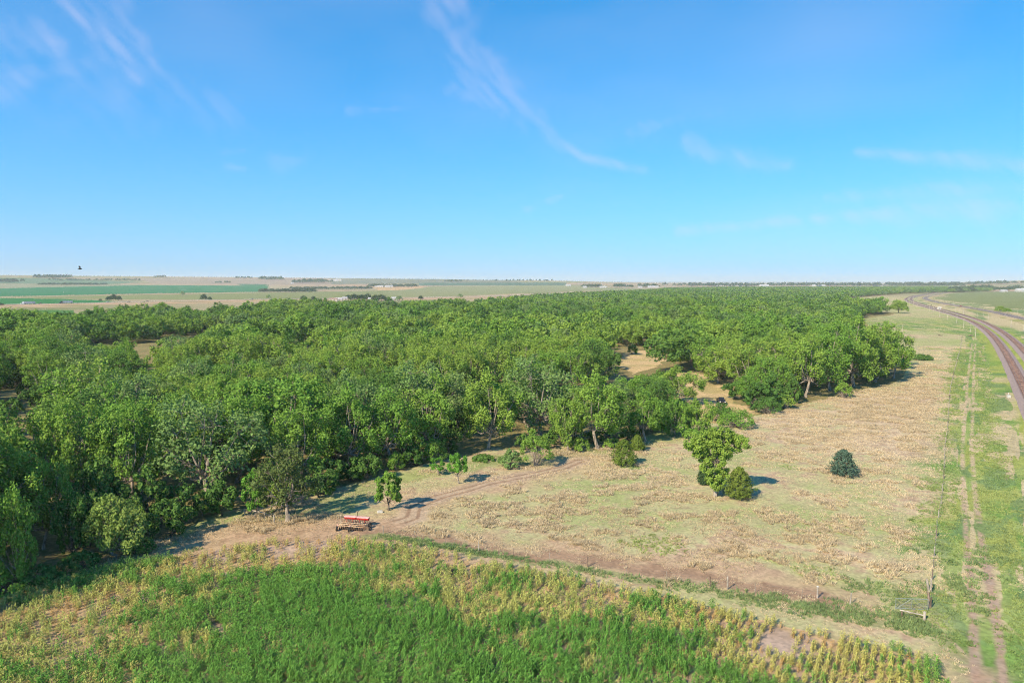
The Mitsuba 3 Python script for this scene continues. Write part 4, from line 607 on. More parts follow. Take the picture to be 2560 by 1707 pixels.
for i in range(6): model('dry_tufts%d' % i, patch(500 + i, 3.6, 30, 6, .34, .05, .24), 'grass_dry')
for i in range(5): model('green_tufts%d' % i, patch(520 + i, 3.6, 34, 7, .30, .07, .20), 'grass_green')
for i in range(4): model('weeds%d' % i, patch(540 + i, 1.9, 20, 6, .5, .06, .16), 'weed_green')
for i in range(4): model('tall_tufts%d' % i, patch(560 + i, 2.4, 8, 22, .85, .06, .30), 'grass_dry')
labels['dry_grass'] = {'label': 'straw-coloured dry grass standing across the open pasture', 'kind': 'stuff'}
labels['green_grass'] = {'label': 'fresh green grass of the strip beside the railway and in pasture patches', 'kind': 'stuff'}
labels['weeds'] = {'label': 'grey-green weeds growing along the field margin and fences', 'kind': 'stuff'}
def fence_x(y): f = np.array(FENCE); return np.interp(y, f[:, 1], f[:, 0])
PASTURE = shapely.Polygon([(-59.4, 78.0), (-60.5, 83.7), (-48.8, 94.1), (-42.9, 100.9), (-35.3, 104.1), (-26.5, 104.4), (-10.6, 98.9), (17.0, 85.2), (35.3, 73.9), (41.7, 68.8), (37.2, 60.1), (46.6, 60.1), (131.2, 174.8), (457.5, 714.8), (242.6, 437.0), (170.7, 306.6), (149.9, 276.4), (114.6, 243.4), (88.8, 219.0), (63.7, 194.4), (33.2, 169.8), (2.3, 156.5), (-11.2, 146.7), (-25.7, 134.2), (-33.7, 121.6), (-42.5, 113.3), (-48.6, 105.3), (-59.1, 92.2), (-64.0, 84.3)])
CLEAN = shapely.union_all([shapely.LineString(LANE).buffer(2.0), shapely.LineString(TRAIL).buffer(1.6), shapely.LineString(MARGIN).buffer(1.2), shapely.LineString(RAIL_P).buffer(9.5), shapely.LineString(offset(RAIL_P, 8.6)).buffer(4.5)])
x, y, rg = scatter(PASTURE, 60, 420, 2.7, 9)
ok = ~shapely.contains_xy(CLEAN, x, y); x, y = x[ok], y[ok]
g1 = meshkit.fbm(np.stack([x / 18, y / 18, 0 * x + 3], -1), 3, 21); g2 = meshkit.fbm(np.stack([x / 5, y / 5, 0 * x + 8], -1), 2, 22); zz = gz(x, y)
na = nb = nw = 0
for a, b, z, p, q in zip(x, y, zz, g1, g2):
    green = a - fence_x(b) > -2 + 8 * (q - .5); u = rg.random()
    if (green and p > .36) or (not green and p > .74 and q > .5):
        nb += 1; inst('green_grass__%03d' % nb, 'green_tufts%d' % rg.integers(5), place(a, b, z, rg.uniform(0, 6.28), (1, 1, rg.uniform(.5, 1.3))))
    elif q > .40 or green:
        na += 1; inst('dry_grass__%03d' % na, 'dry_tufts%d' % rg.integers(6), place(a, b, z, rg.uniform(0, 6.28), (1, 1, rg.uniform(.35, .9) * (1.5 if q > .57 else .6))))
x, y, rg = scatter(PASTURE, 88, 330, 1.7, 19); ok = ~shapely.contains_xy(CLEAN.buffer(1.5), x, y); x, y = x[ok], y[ok]; zz = gz(x, y)
g3 = meshkit.fbm(np.stack([x / 3.4, y / 3.4, 0 * x + 5], -1), 2, 31); g4 = meshkit.fbm(np.stack([x / 22, y / 22, 0 * x + 6], -1), 2, 32)
for a, b, z, p, q in zip(x, y, zz, g3, g4):
    if a - fence_x(b) > -4 or p + .6 * (q - .5) < .64: continue
    na += 1; inst('dry_grass__%03d' % na, 'tall_tufts%d' % rg.integers(4), place(a, b, z, rg.uniform(0, 6.28), (1, 1, rg.uniform(.35, .8))))
def weedy(path, w, step, seed, p=1.0):
    global nw
    rg = np.random.default_rng(seed); L = shapely.LineString(path)
    for d in np.arange(0, L.length, step):
        if rg.random() > p * (.4 + 1.2 * float(meshkit.noise(np.array([d / 9, seed, 0.]), 3))): continue
        q = L.interpolate(d); nw += 1
        a, b = q.x + rg.normal() * w, q.y + rg.normal() * w
        inst('weeds__%03d' % nw, 'weeds%d' % rg.integers(4), place(a, b, None, rg.uniform(0, 6.28), rg.uniform(.6, 1.15)))
weedy(WEEDS[:5], .28, .6, 1, .6); weedy(WEEDS[4:], 1.0, .5, 2, .6); weedy([(24.1, 84.7), (34.0, 82.0), (40.7, 79.3), (44.3, 76.1)], .9, .5, 3, .7)
weedy([(42.8, 77.6), (43.8, 76.0), (45.0, 74.9)], .9, .25, 4); weedy([(43.1, 86.2), (46.6, 86.8), (48.2, 85.9)], 1.6, .2, 5, .6); weedy(FENCE[:5], 2.0, 2.2, 6, .5); weedy([(-59.2, 81.9), (-56.6, 88.2), (-49.9, 93.1), (-42.3, 97.9)], 1.0, .5, 7, .6)
weedy([(47.8, 76.5), (61.6, 94.5), (70.0, 99.2)], 1.5, .5, 8, .5)

# ---------------------------------------------------------------- conifers, shrubs, lone trees, dead wood
def solo(name, label, cat, crown, leaf, trunk, wood, x, y, rz=0, names=('crown', 'trunk')):
    t = thing(name, label, cat); z = float(gz(x, y))
    for nm, (v, f), b in ((names[0], crown, leaf), (names[1], trunk, wood)): put(t + '__' + nm, (rotz(v, rz) + [x, y, z], f), b)
    return t
def juniper(seed, uvh, R, leaf, label, squat=.7):
    x, y, h = uvh; c, w = conifer(seed, h, R, squat=squat, n=int(5200 + 700 * R)); solo('juniper', label, 'juniper', c, leaf, w, 'bark_dark', x, y)
juniper(1, (22.6, 145.4, 5.4), 3.0, 'needle_olive', 'olive-green juniper on the pasture edge in front of the big forked tree', .62)
juniper(2, (27.5, 158.3, 3.6), 1.9, 'needle_olive', 'small olive juniper peeking out behind the larger olive juniper')
juniper(3, (35.3, 131.5, 3.8), 1.25, 'needle_dark', 'narrow dark juniper hugging the left side of the lone leafy tree', .5)
juniper(4, (38.9, 122.9, 5.5), 2.9, 'needle_olive', 'round green juniper at the right foot of the lone leafy tree', .58)
juniper(5, (63.5, 137.7, 5.2), 2.85, 'needle_blue', 'blue-green juniper standing alone on the dry pasture at right', .55)
# the lone leafy tree: a wide ragged head on a narrower leafy stem
def lone(seed):
    rng = np.random.default_rng(seed); w = MB(); cs, ns = [], []
    w.add(*tube([[0, 0, -.3], [.1, 0, 2.5], [-.3, 0, 5], [-.2, 0, 8], [.2, 0, 10.5]], [.42, .36, .28, .18, .05], 7))
    heads = [(-2.4,.9,9.2,1.7),(-1.0,1.0,9.8,1.7),(.8,-.9,9.6,1.7),(2.2,.9,9.4,1.6),(-3.4,-.8,9.4,1.4),(.2,.9,8.2,1.7),(-4.1,0,8.9,1.4),(-3.2,.5,10.0,1.5),(-1.9,-.4,10.3,1.6),(-.5,.3,10.5,1.6),(1.0,.3,10.7,1.6),(2.4,-.3,10.2,1.5),(3.6,.3,9.8,1.35),(4.5,0,9.3,1.0),(3.0,.4,8.7,1.4),(1.6,.5,9.2,1.5),(-2.6,-.6,8.5,1.5),(-.8,-.8,9.3,1.6),(-.6,.7,8.9,1.6),(.8,-.8,8.2,1.5),(-3.0,.3,7.5,1.0),(-1.6,.3,6.8,1.3),(.2,-.5,6.6,1.5),(1.4,.4,7.0,1.1),(-1.4,-.3,5.2,1.25),(.5,.3,5.2,1.3),(-.3,-.9,4.0,1.25),(1.3,-.2,4.1,1.0),(-.7,.2,3.1,1.0),(.6,-.6,2.6,.9),(-.3,-.8,1.9,.8)]
    for X, Y, Z, r in heads:
        lc = np.array([X, Y, Z]); w.add(*tube([[0, 0, Z * .62], lc * [.5, .5, .82], lc], [.13, .08, .02], 4))
        for j in range(13):
            e = unit(rng.normal(size=3) + [0, 0, .2]); cc = lc + e * r * rng.uniform(.45, 1.15); m = int(rng.integers(44, 80)); q = unit(rng.normal(size=(m, 3))) * rng.uniform(.2, 1, (m, 1)) ** .6
            w.add(*tube([lc, cc], [.03, .008], 3, False)); cs.append(cc + q * .52); ns.append(unit(q * .5 + e * .3 + [0, 0, .45] + rng.normal(size=(m, 3)) * .55))
    return leaves(np.vstack(cs), np.vstack(ns), .15, rng, True), w.mesh()
c, w = lone(5); lx, ly = (35.2, 124.1); solo('lone_tree', 'lone leafy tree with a wide ragged head on the open pasture', 'tree', c, 'leaf_green', w, 'bark', lx, ly)
c, w = tree(601, H=6.2, R=2.2, nl=12, ncl=9, nleaf=32, ls=.17, low=.12, fork=.2, ragged=.4); lx, ly = (-20.0, 115.9); solo('sapling', 'nearer of the two lone saplings, straight above the red seed drill', 'tree', c, 'leaf_green', w, 'bark_dark', lx, ly)
c, w = tree(602, H=5.6, R=2.1, nl=10, ncl=9, nleaf=34, ls=.17, low=.26, fork=.3, ragged=.2); lx, ly = (-9.8, 131.7); solo('sapling', 'farther of the two lone saplings, at the shadowed woodland edge', 'tree', c, 'leaf_fresh', w, 'bark', lx, ly)
c, w = tree(603, H=13, R=4.6, nl=15, ncl=10, nleaf=34, ls=.20, low=.07, thin=.16, dead=10, fork=.25, ragged=.45); lx, ly = (-34.8, 110.7)
solo('half_dead_tree', 'half-dead grey-branched tree with a thick pale trunk at the field edge', 'tree', c, 'leaf_dry', w, 'bark', lx, ly)
def bush(seed, uvh, R, leaf, label, ls=.17):
    x, y, h = uvh; c, w = shrub(seed, h, R, ncl=int(16 + 14 * R), ls=ls); solo('shrub', label, 'shrub', c, leaf, w, 'bark', x, y, names=('foliage', 'stems'))
bush(11, (4.9, 145.3, 7.8), 3.2, 'leaf_green', 'tall sprawling bush at the woodland edge beside the shadowed opening')
bush(12, (-0.3, 144.0, 3.5), 2.4, 'leaf_grey', 'low grey-green bush with dead twigs left of the tall sprawling bush')
bush(13, (57.2, 184.4, 4.7), 4.4, 'leaf_green', 'broad bright bush on the grassy bank below the pickup clearing')
bush(14, (56.1, 194.2, 4.7), 3.6, 'leaf_deep', 'dark bush just below the black pickup')
bush(15, (106.3, 232.3, 5.0), 2.7, 'leaf_green', 'single green bush at the front foot of the right-hand grove')
bush(16, (42.2, 168.8, 2.8), 2.4, 'leaf_green', 'low bush at the top of the bank left of the lone leafy tree')
bush(17, (194.9, 347.9, 2.7), 3.6, 'leaf_deep', 'low dark bush poking out from behind the right-hand grove')
bush(18, (198.2, 347.9, 2.3), 3.0, 'leaf_deep', 'outermost low bush right of the right-hand grove')
bush(19, (79.8, 212.5, 4.3), 3.4, 'leaf_green', 'bright bush filling the foot of the right-hand grove beside the bright trunk')
bush(20, (71.8, 204.1, 4.7), 4.0, 'leaf_deep', 'dark bush at the left foot of the right-hand grove')
bush(21, (-51.4, 97.9, 2.0), 2.2, 'leaf_deep', 'dark low bush in the shade right of the drooping yellow-green willow')
bush(22, (-56.0, 92.3, 2.1), 2.4, 'leaf_deep', 'dark low bush in the shade left of the drooping yellow-green willow')
bush(23, (14.8, 158.4, 2.9), 2.2, 'leaf_green', 'small bush under the left limbs of the big forked tree')
bush(24, (22.3, 160.8, 2.5), 1.8, 'leaf_green', 'small bush against the thick dark trunk of the big forked tree')
bush(26, (-61.1, 85.4, 2.3), 3.0, 'leaf_green', 'bright low bush at the very bottom left corner of the wood')
bush(27, (-58.2, 87.4, 2.2), 2.4, 'leaf_deep', 'dark low bush right of the two-lobed corner tree')
bush(28, (454.4, 971.1, 6.3), 9, 'leaf_grey', 'grey-green bush at the far right tip of the woodland, left of the pasture', .5)
bush(29, (268.4, 621.7, 8.5), 7, 'leaf_deep', 'dark bush in the grassy gap behind the right-hand grove', .4)
bush(25, (-6.0, 149.7, 1.0), 2.2, 'leaf_deep', 'dark flat bush on the floor of the shadowed opening')
for i, (x, y) in enumerate([(-176.4, 317.3), (-169.3, 314.6), (-186.3, 326.1), (495.7, 1150.8), (478.6, 1193.6), (223.1, 714.3), (146.7, 640.6), (50.3, 1321.5), (89.5, 1319.4), (-167.6, 675.9), (-96.3, 545.0)]):
    h = [12, 7, 9, 11, 10, 13, 13, 14, 13, 15, 15][i]; t = thing('dead_tree', ['bare white snag standing left of the pale gap in the woodland', 'grey bare brush pile of branches beside the pale gap', 'bare grey tree left of the white snag'][i] if i < 3 else 'bare grey dead tree among the far woodland crowns', 'dead tree', None if i < 3 else 'dead trees of the far woodland')
    inst(t + '__trunk', 'snag%d' % (i % 3), place(x, y, None, i * 2.1, (h / 9 * (1.7 if i == 1 else 1), h / 9 * (1.7 if i == 1 else 1), h / 9)))
def far_tree(uvh, r, label, mdl=None, name='broadleaf_tree', leafy=True, group=None):
    x, y, h = uvh; t = thing(name, label, 'tree', group); m = place(x, y, None, r * 3.7, (r / 6, r / 6, h / 14)); q = mdl or 'midtree%d' % (int(r * 7) % 3)
    inst(t + '__crown', q, m); inst(t + '__trunk', 'midtrunk0', m)
model('pasture_tree', shrub(230, 14, 6, 150, 26, .42)[0], 'leaf_green'); model('dark_tree', shrub(231, 14, 6, 110, 16, .6)[0], 'needle_dark'); model('pale_tree', shrub(232, 14, 6, 70, 12, .6)[0], 'leaf_grey')
far_tree((462.7, 875.0, 16.1), 10.0, 'round lone tree on the green pasture left of the railway', 'pasture_tree'); far_tree((460.8, 900.8, 8.0), 3.6, 'small narrow tree beside the round lone tree left of the railway')
far_tree((600.9, 901.0, 8.0), 5.5, 'left bushy tree beyond the highway at far right', 'pasture_tree'); far_tree((601.1, 887.8, 5.8), 4.6, 'right bushy tree beyond the highway at far right', 'pasture_tree')
for uvh, r, l in [((-795.4, 1442.8, 9.4), 7, 'left tree of the dark three-tree cluster by the far-left fields'), ((-785.9, 1444.3, 13.2), 9, 'middle, tallest tree of the dark three-tree cluster by the far-left fields'), ((-774.8, 1442.8, 10.2), 7, 'right tree of the dark three-tree cluster by the far-left fields'),
 ((-621.7, 1476.6, 13.1), 9, 'large dark tree of the pair beyond the far-left highway'), ((-610.0, 1478.0, 7.8), 5, 'small dark tree of the pair beyond the far-left highway'), ((-899.6, 1999.3, 13.0), 8, 'pale grey tree alone on the yellow-green strip'), ((-787.8, 1128.6, 4.7), 6, 'dark tree at the left frame edge by the highway'), ((-792.8, 1410.6, 5.0), 4, 'little dark tree left of the three-tree cluster'),
 ((-541.9, 1630.4, 9.7), 7, 'pale round tree alone beside the far highway'), ((-420.9, 1477.5, 9.6), 9, 'dark tree left of the roadside farmstead'), ((-410.2, 1512.6, 8.1), 7, 'small tree next to the dark tree left of the farmstead'),
 ((-338.6, 1514.3, 10.7), 11, 'first tree of the grove beside the roadside farmstead'), ((-317.3, 1478.2, 13.1), 12, 'second tree of the grove beside the roadside farmstead'), ((-303.2, 1478.1, 12.2), 12, 'third tree of the grove beside the roadside farmstead'), ((-291.7, 1477.3, 14.0), 11, 'fourth, tallest tree of the grove beside the roadside farmstead'),
 ((-269.3, 1442.3, 12.0), 11, 'left tree of the dark second grove right of the farmstead'), ((-250.8, 1410.4, 13.4), 12, 'middle tree of the dark second grove right of the farmstead'), ((-234.5, 1378.8, 9.0), 9, 'right tree of the dark second grove right of the farmstead'), ((-222.5, 1444.4, 10.2), 9, 'round grey-green tree right of the farmstead groves'), ((-193.8, 1552.1, 8.2), 7, 'small tree between the farmstead groves and the field lane'), ((-121.7, 1720.7, 10.2), 8, 'upright dark tree alone near the pale field lane')]:
    far_tree(uvh, r * .8, l, 'pale_tree' if 'pale' in l or 'grey-green' in l else 'dark_tree')
model('belt_tree', shrub(233, 14, 6, 46, 8, 1.0)[0], 'needle_dark')
def belt(name, label, u):
    labels[name] = {'label': label, 'kind': 'stuff'}; rg = np.random.default_rng(len(name) + len(label)); k = 0
    for (x0, y0), (x1, y1), h, n, d in u:
        for t in (np.arange(n) + .5) / n:
            k += 1; x, y = x0 + (x1 - x0) * t + rg.normal() * d * .3, y0 + (y1 - y0) * t + rg.uniform(-d, d); r = h * rg.uniform(.5, .8)
            inst('%s__%03d' % (name, k), 'belt_tree', place(x, y, None, rg.uniform(0, 6), (r / 6, r / 6, h / 14 * rg.uniform(.75, 1.2))))
belt('shelterbelt', 'two long dark rows of shelter trees across the far fields', [((-906.0, 2629.1), (-708.5, 2626.5), 13, 90, 14), ((-1015.4, 3385.3), (-689.5, 3561.2), 14, 110, 18)])
belt('farm_trees', 'dark tree rows around the white farm buildings beyond the wheat strip', [((-795.8, 4061.4), (-538.2, 4120.2), 17, 80, 30), ((-633.8, 4339.4), (-583.2, 4346.5), 14, 10, 20)])
belt('ridge_trees', 'small dark groves on the far ridge and slopes at left', [((-3185.5, 4917.6), (-3079.0, 5054.0), 22, 60, 60), ((-1871.4, 5466.3), (-1759.1, 5552.2), 24, 40, 60), ((-1448.1, 4831.4), (-1264.3, 4977.2), 20, 60, 60), ((-1538.3, 5334.1), (-1401.6, 5417.6), 16, 30, 50), ((-2845.7, 4042.9), (-2781.0, 4099.7), 20, 45, 40), ((-2459.9, 3801.5), (-2199.3, 3957.9), 12, 70, 30), ((-2836.0, 4517.6), (-2447.9, 4847.8), 12, 70, 60), ((-2721.3, 5622.1), (-2691.3, 5664.2), 18, 10, 30), ((-2201.8, 5845.1), (-2120.6, 5928.3), 14, 20, 40), ((-1849.0, 4574.6), (-1790.2, 4597.9), 14, 9, 30)])
belt('valley_trees', 'hazy dark tree groups scattered along the far valley floor', [((420.0, 4260.9), (515.0, 4293.8), 18, 30, 40), ((599.1, 4256.8), (648.6, 4266.9), 22, 14, 30), ((659.2, 4204.6), (691.1, 4216.8), 16, 4, 20), ((766.4, 4273.7), (848.3, 4302.7), 22, 24, 30), ((1148.9, 4911.2), (2051.3, 5627.1), 24, 120, 120), ((1235.9, 4299.9), (1464.1, 4371.4), 14, 14, 60), ((2015.3, 5439.6), (2653.1, 5055.0), 26, 120, 150), ((2523.9, 4808.7), (2641.3, 4344.3), 26, 80, 120), ((-509.7, 5505.8), (-383.6, 5571.7), 18, 12, 60), ((-130.2, 6096.7), (363.5, 6516.6), 15, 24, 80), ((1894.4, 3025.6), (1975.7, 2998.9), 22, 26, 30), ((2004.3, 2988.5), (2026.6, 2982.2), 18, 8, 20), ((1599.6, 2681.7), (1739.5, 2799.1), 20, 30, 30), ((2889.6, 4753.2), (3130.9, 4570.9), 20, 60, 120), ((2158.1, 3162.1), (2412.6, 3475.2), 16, 8, 20)])

# ---------------------------------------------------------------- fences, gate, poles
def fence(name, label, path, step, seed, tops, wires=(.45, .8, 1.12)):
    t = thing(name, label, 'fence'); rg = np.random.default_rng(seed); L = shapely.LineString(path); D = np.arange(0, L.length, step); pts = []
    for i, d in enumerate(D):
        q = L.interpolate(d); z = float(gz(q.x, q.y)); wood = i % tops == 0; h = rg.uniform(1.25, 1.45) if wood else 1.25; r = .075 if wood else .035
        lean = rg.normal(size=2) * .06; pts.append((q.x, q.y, z)); m = MB(); m.add(*tube([[q.x, q.y, z - .3], [q.x + lean[0], q.y + lean[1], z + h]], [r, r * .9], 6 if wood else 4)); part(t, 'post', m, 'post_wood' if rg.random() < .7 else 'post_dark')
    for w in wires: part(t, 'wire', tube([(x, y, z + w) for x, y, z in pts], [.006] * len(pts), 3), 'wire_steel')
mat('wire_steel', (.25, .25, .24), .5, metallic=.6)
mat('gate_steel', (.27, .32, .30), .45, metallic=.3)
fence('wire_fence', 'long wire fence along the grass strip running up from the gate', FENCE, 4.6, 1, 2)
fence('wire_fence', 'wire fence between the cornfield margin and the pasture', FIELD_FENCE[5:], 5.2, 2, 3)
fence('wire_fence', 'short wire fence under the half-dead grey tree', FIELD_FENCE[:6], 4.3, 3, 2)
gx0, gy0 = (43.6, 80.4); gx1, gy1 = (47.1, 80.1); gz0 = float(gz((gx0 + gx1) / 2, gy0))
t = thing('tube_gate', 'grey steel tube gate at the corner of the grass strip', 'gate')
def gp(s, z): return np.array([gx0 + (gx1 - gx0) * s, gy0 + (gy1 - gy0) * s, gz0 + z])
m = MB()
for a, b in ((gp(0, .12), gp(1, .12)), (gp(0, 1.3), gp(1, 1.3)), (gp(0, .12), gp(0, 1.3)), (gp(1, .12), gp(1, 1.3))): m.bar(a, b, .034)
part(t, 'frame', m, 'gate_steel'); part(t, 'upright', MB().bar(gp(.5, .12), gp(.5, 1.3), .026), 'gate_steel')
part(t, 'brace', MB().bar(gp(.04, .14), gp(.47, 1.27), .024), 'gate_steel'); part(t, 'brace', MB().bar(gp(.96, .14), gp(.53, 1.27), .024), 'gate_steel')
m = MB()
for z in np.arange(.25, 1.3, .15): m.bar(gp(0, z), gp(1, z), .009, sides=4)
for s in np.arange(.05, 1, .05): m.bar(gp(s, .12), gp(s, 1.3), .007, sides=4)
k = part(t, 'mesh', m, 'wire_steel'); labels[k] = {'kind': 'stuff'}
def post(label, u, h, r=.12, lean=(0, 0), b='post_wood', name='fence_post'):
    x, y = u; z = float(gz(x, y)); k = key(name); put(k, tube([[x, y, z - .4], [x + lean[0] * .5, y + lean[1] * .5, z + h * .5], [x + lean[0], y + lean[1], z + h]], [r, r * .95, r * .88], 9), b, 40); say(k, label, 'post')
post('dark hinge post at the right end of the tube gate', (47.5, 80.5), 1.75, .15, (.1, .5), 'post_dark'); post('pale leaning post, left one of the pair behind the gate', (49.9, 84.7), 1.6, .14, (-.28, .2)); post('pale upright post, right one of the pair behind the gate', (50.2, 84.9), 1.7, .12, (.02, .1))
t = thing('brace_fence', 'short timber brace fence with one pale rail in front of the gate', 'fence'); ax, ay = (43.3, 78.5); bx, by = (45.3, 77.6); za, zb = float(gz(ax, ay)), float(gz(bx, by))
part(t, 'post', MB().bar([ax, ay, za - .3], [ax, ay, za + .72], .09, sides=8), 'post_dark'); part(t, 'post', MB().bar([bx, by, zb - .3], [bx, by, zb + 1.0], .14, sides=8), 'post_wood'); part(t, 'rail', MB().bar([ax - .25, ay, za + .78], [bx, by - .05, zb + .58], .06, .055, 8), 'dead_wood')
for i, (lab, u, h) in enumerate([('white-topped marker post at the right end of the field fence', (36.0, 83.5), 1.3), ('tall pale post in the middle of the field fence', (26.1, 85.9), 1.6), ('short pale post left of the half-dead grey tree', (-36.6, 109.9), 1.3)]): post(lab, u, h, .10)
x, y = (36.0, 83.5); k = key('post_cap'); put(k, trimesh.creation.icosphere(2, .13).apply_scale([1, 1, .75]).apply_translation([x, y, float(gz(x, y)) + 1.38]), mat('white_paint', (.50, .50, .48), .5), 40); say(k, 'white insulator cap on top of the marker post by the field fence', 'cap')
k = key('fallen_branch'); x, y = (-41.4, 113.2); put(k, tube([[x, y, 1.0], [x + 2.2, y - .4, .8], [x + 3.6, y - .7, .15]], [.09, .07, .04], 6), 'dead_wood'); say(k, 'pale fallen branch lying across the short fence at the woodland edge', 'branch')
mat('pole_wood', bark((.40, .36, .30), (.54, .49, .43)), .85)
def pole(u, vb, vt, label, arms=2, group=None):
    x, y, h = T_(u, vb, vt); z = float(gz(x, y)); t = thing('telegraph_pole', label, 'pole', group); r = .13
    part(t, 'shaft', tube([[x, y, z - .5], [x, y, z + h * .5], [x, y, z + h]], [r * 1.15, r, r * .8], 8), 'pole_wood', 40)
    for i in range(arms): part(t, 'crossarm', MB().box([x, y + .02, z + h - .35 - .6 * i], [2.1, .12, .12], .5), 'pole_wood')
def T_(x, y, h): return x, y, h
NTH = ['first', 'second', 'third', 'fourth', 'fifth', 'sixth', 'seventh', 'eighth', 'ninth', 'tenth', 'eleventh', 'twelfth', 'thirteenth', 'fourteenth']
for i, a in enumerate([(305.1, 480.4, 7.0), (337.8, 537.9, 6.8), (362.8, 586.3, 7.6), (396.3, 650.7, 6.8), (427.8, 717.3, 6.4), (456.0, 779.3, 7.2), (513.3, 890.8, 7.9), (527.2, 923.8, 6.9), (536.6, 950.7, 6.7), (563.3, 1007.7, 6.3), (593.6, 1072.4, 6.0), (614.4, 1121.0, 8.3), (636.0, 1171.6, 6.6), (681.8, 1266.4, 7.0)]):
    pole(*a, NTH[i] + ' pole of the row left of the railway, counted from the nearest', 2 if i < 8 else 1)
for i, a in enumerate([(383.1, 546.9, 5.4), (410.6, 600.7, 6.4), (470.8, 722.5, 5.6), (522.5, 810.7, 3.7), (496.6, 780.2, 4.3), (518.0, 838.8, 6.5), (545.6, 890.9, 5.6), (540.9, 891.3, 6.9)]):
    pole(*a, NTH[i] + ' pole of the row between railway and highway, counted from the right', 1)
pole(*(273.5, 510.8, 7.2), 'single pole standing in the pasture behind the right-hand grove', 0); pole(*(594.4, 859.1, 6.1), 'single pole beyond the highway at the right frame edge', 1); pole(*(740.2, 1349.7, 11.2), 'tall thin pole at the far bend of the railway', 1)
for i, a in enumerate([(-663.6, 970.2, 6.9), (-624.4, 979.3, 4.3), (-1132.2, 1721.9, 9.2), (-1262.4, 2062.2, 13.4), (-825.4, 2211.6, 9.1)]): pole(*a, ['pale pole below the white semi truck', 'thin pole right of the white semi truck, below the highway', 'pole at the edge of the far-left green field, left one', 'pole at the edge of the far-left green field, right one', 'pole in the yellow-green strip beyond the far-left highway'][i], 1)
mat('signal_black', (.03, .03, .035), .5)
x, y, h = (526.8, 914.3, 7.6); x -= 2.5; t = thing('railway_signal', 'dark railway signal head on a mast beside the track', 'railway signal'); part(t, 'mast', MB().cyl([x, y, 0], [x, y, h], .09), 'gate_steel'); part(t, 'head', MB().box([x, y - .1, h + .5], [.75, .4, 1.3]).box([x, y - .35, h + .75], [.3, .3, .06]).box([x, y - .35, h + .3], [.3, .3, .06]), 'signal_black')
x, y = (159.3, 232.3); t = thing('trackside_cabinet', 'small white cabinet with a stub post on the grass beside the nearer track', 'cabinet'); z = float(gz(x, y)); part(t, 'box', MB().box([x, y, z + .45], [.9, .6, .8]).box([x, y, z + .93], [1.0, .7, .06]), 'white_paint'); part(t, 'mast', MB().cyl([x - .1, y, z + .9], [x - .1, y, z + 1.7], .1), 'white_paint')
x, y = (581.0, 994.9); t = thing('trackside_shed', 'white trackside shed between the railway and the highway', 'shed'); z = float(gz(x, y)); part(t, 'wall', MB().box([x, y, z + 1.3], [4.2, 3, 2.6]), 'white_paint'); m = MB(); m.add(np.array([[x + a, y + b, z + c] for a, b, c in [(-2.3,-1.7,2.6),(2.3,-1.7,2.6),(2.3,1.7,2.6),(-2.3,1.7,2.6),(-2.3,0,3.3),(2.3,0,3.3)]]), [[0,1,5],[0,5,4],[2,3,4],[2,4,5],[0,4,3],[1,2,5],[0,3,2],[0,2,1]]); part(t, 'roof', m, 'white_paint'); part(t, 'door', MB().box([x - .5, y - 1.53, z + 1.05], [.95, .08, 2.1]), 'gate_steel')
for i, u in enumerate([(296.0, 504.9), (314.8, 500.3)]):
    x, y = u; rg = np.random.default_rng(70 + i); m = MB()
    for j in range(70):
        a = rg.uniform(0, 6.28); r = rg.uniform(0, 1.9); p = np.array([x + r * math.cos(a), y + r * math.sin(a), rg.uniform(0, .9) * (1.2 - r / 2)]); m.add(*tube([p, p + unit(rg.normal(size=3) * [1, 1, .5]) * rg.uniform(.8, 1.8)], [.05, .02], 3))
    k = key('brush_pile'); put(k, m.mesh(), 'post_dark'); say(k, ['dark brush pile on the pasture, left of the telegraph poles', 'dark brush pile at the foot of the nearest telegraph pole'][i], 'brush pile')

# ---------------------------------------------------------------- the seed drill
mat('drill_red', (.44, .045, .040), .5, clearcoat=.15); mat('lid_red', (.66, .40, .38), .45); mat('rust_tan', bark((.36, .22, .13), (.55, .42, .28)), .8); mat('rubber', (.025, .024, .023), .85); mat('steel_dark', (.06, .05, .05), .5, metallic=.5)
t = thing('seed_drill', 'red two-hopper seed drill parked on the dry grass at the field edge', 'seed drill')
DA = math.radians(-13); wx_, wy_ = (-24.2, 105.9); ez = float(gz(wx_, wy_)); EX, EY = np.array([math.cos(DA), math.sin(DA), 0]), np.array([-math.sin(DA), math.cos(DA), 0])
def L(x, y, z): return np.array([wx_, wy_, ez]) + EX * x + EY * (y) + np.array([0, 0, z])
def prism(x0, x1, prof):
    n = len(prof); v = [L(x0, y, z) for y, z in prof] + [L(x1, y, z) for y, z in prof]; f = [[i, (i + 1) % n, n + (i + 1) % n] for i in range(n)] + [[i, n + (i + 1) % n, n + i] for i in range(n)] + [[0, i + 1, i] for i in range(1, n - 1)] + [[n, n + i, n + i + 1] for i in range(1, n - 1)]
    return np.array(v), np.array(f)[:, ::-1]
for x0 in (-1.95, .10):
    h = part(t, 'hopper', prism(x0, x0 + 1.88, [(2.62, .98), (2.86, .98), (3.06, 1.20), (3.06, 1.40), (2.42, 1.40), (2.42, 1.20)]), 'drill_red')
    put(h + '__lid', prism(x0 - .03, x0 + 1.91, [(2.38, 1.403), (3.10, 1.403), (3.08, 1.45), (2.85, 1.49), (2.60, 1.49), (2.40, 1.45)]), 'lid_red')
    for q in (.45, 1.35): part(t, 'hopper_bracket', MB().bar(L(x0 + q, 2.44, .70), L(x0 + q, 2.40, 1.30), .045), 'drill_red')
for y, z in ((.35, .72), (1.0, .74), (1.75, .74), (2.5, .72)): part(t, 'beam', MB().bar(L(-2.15, y, z), L(2.15, y, z), .065, sides=4), 'rust_tan')
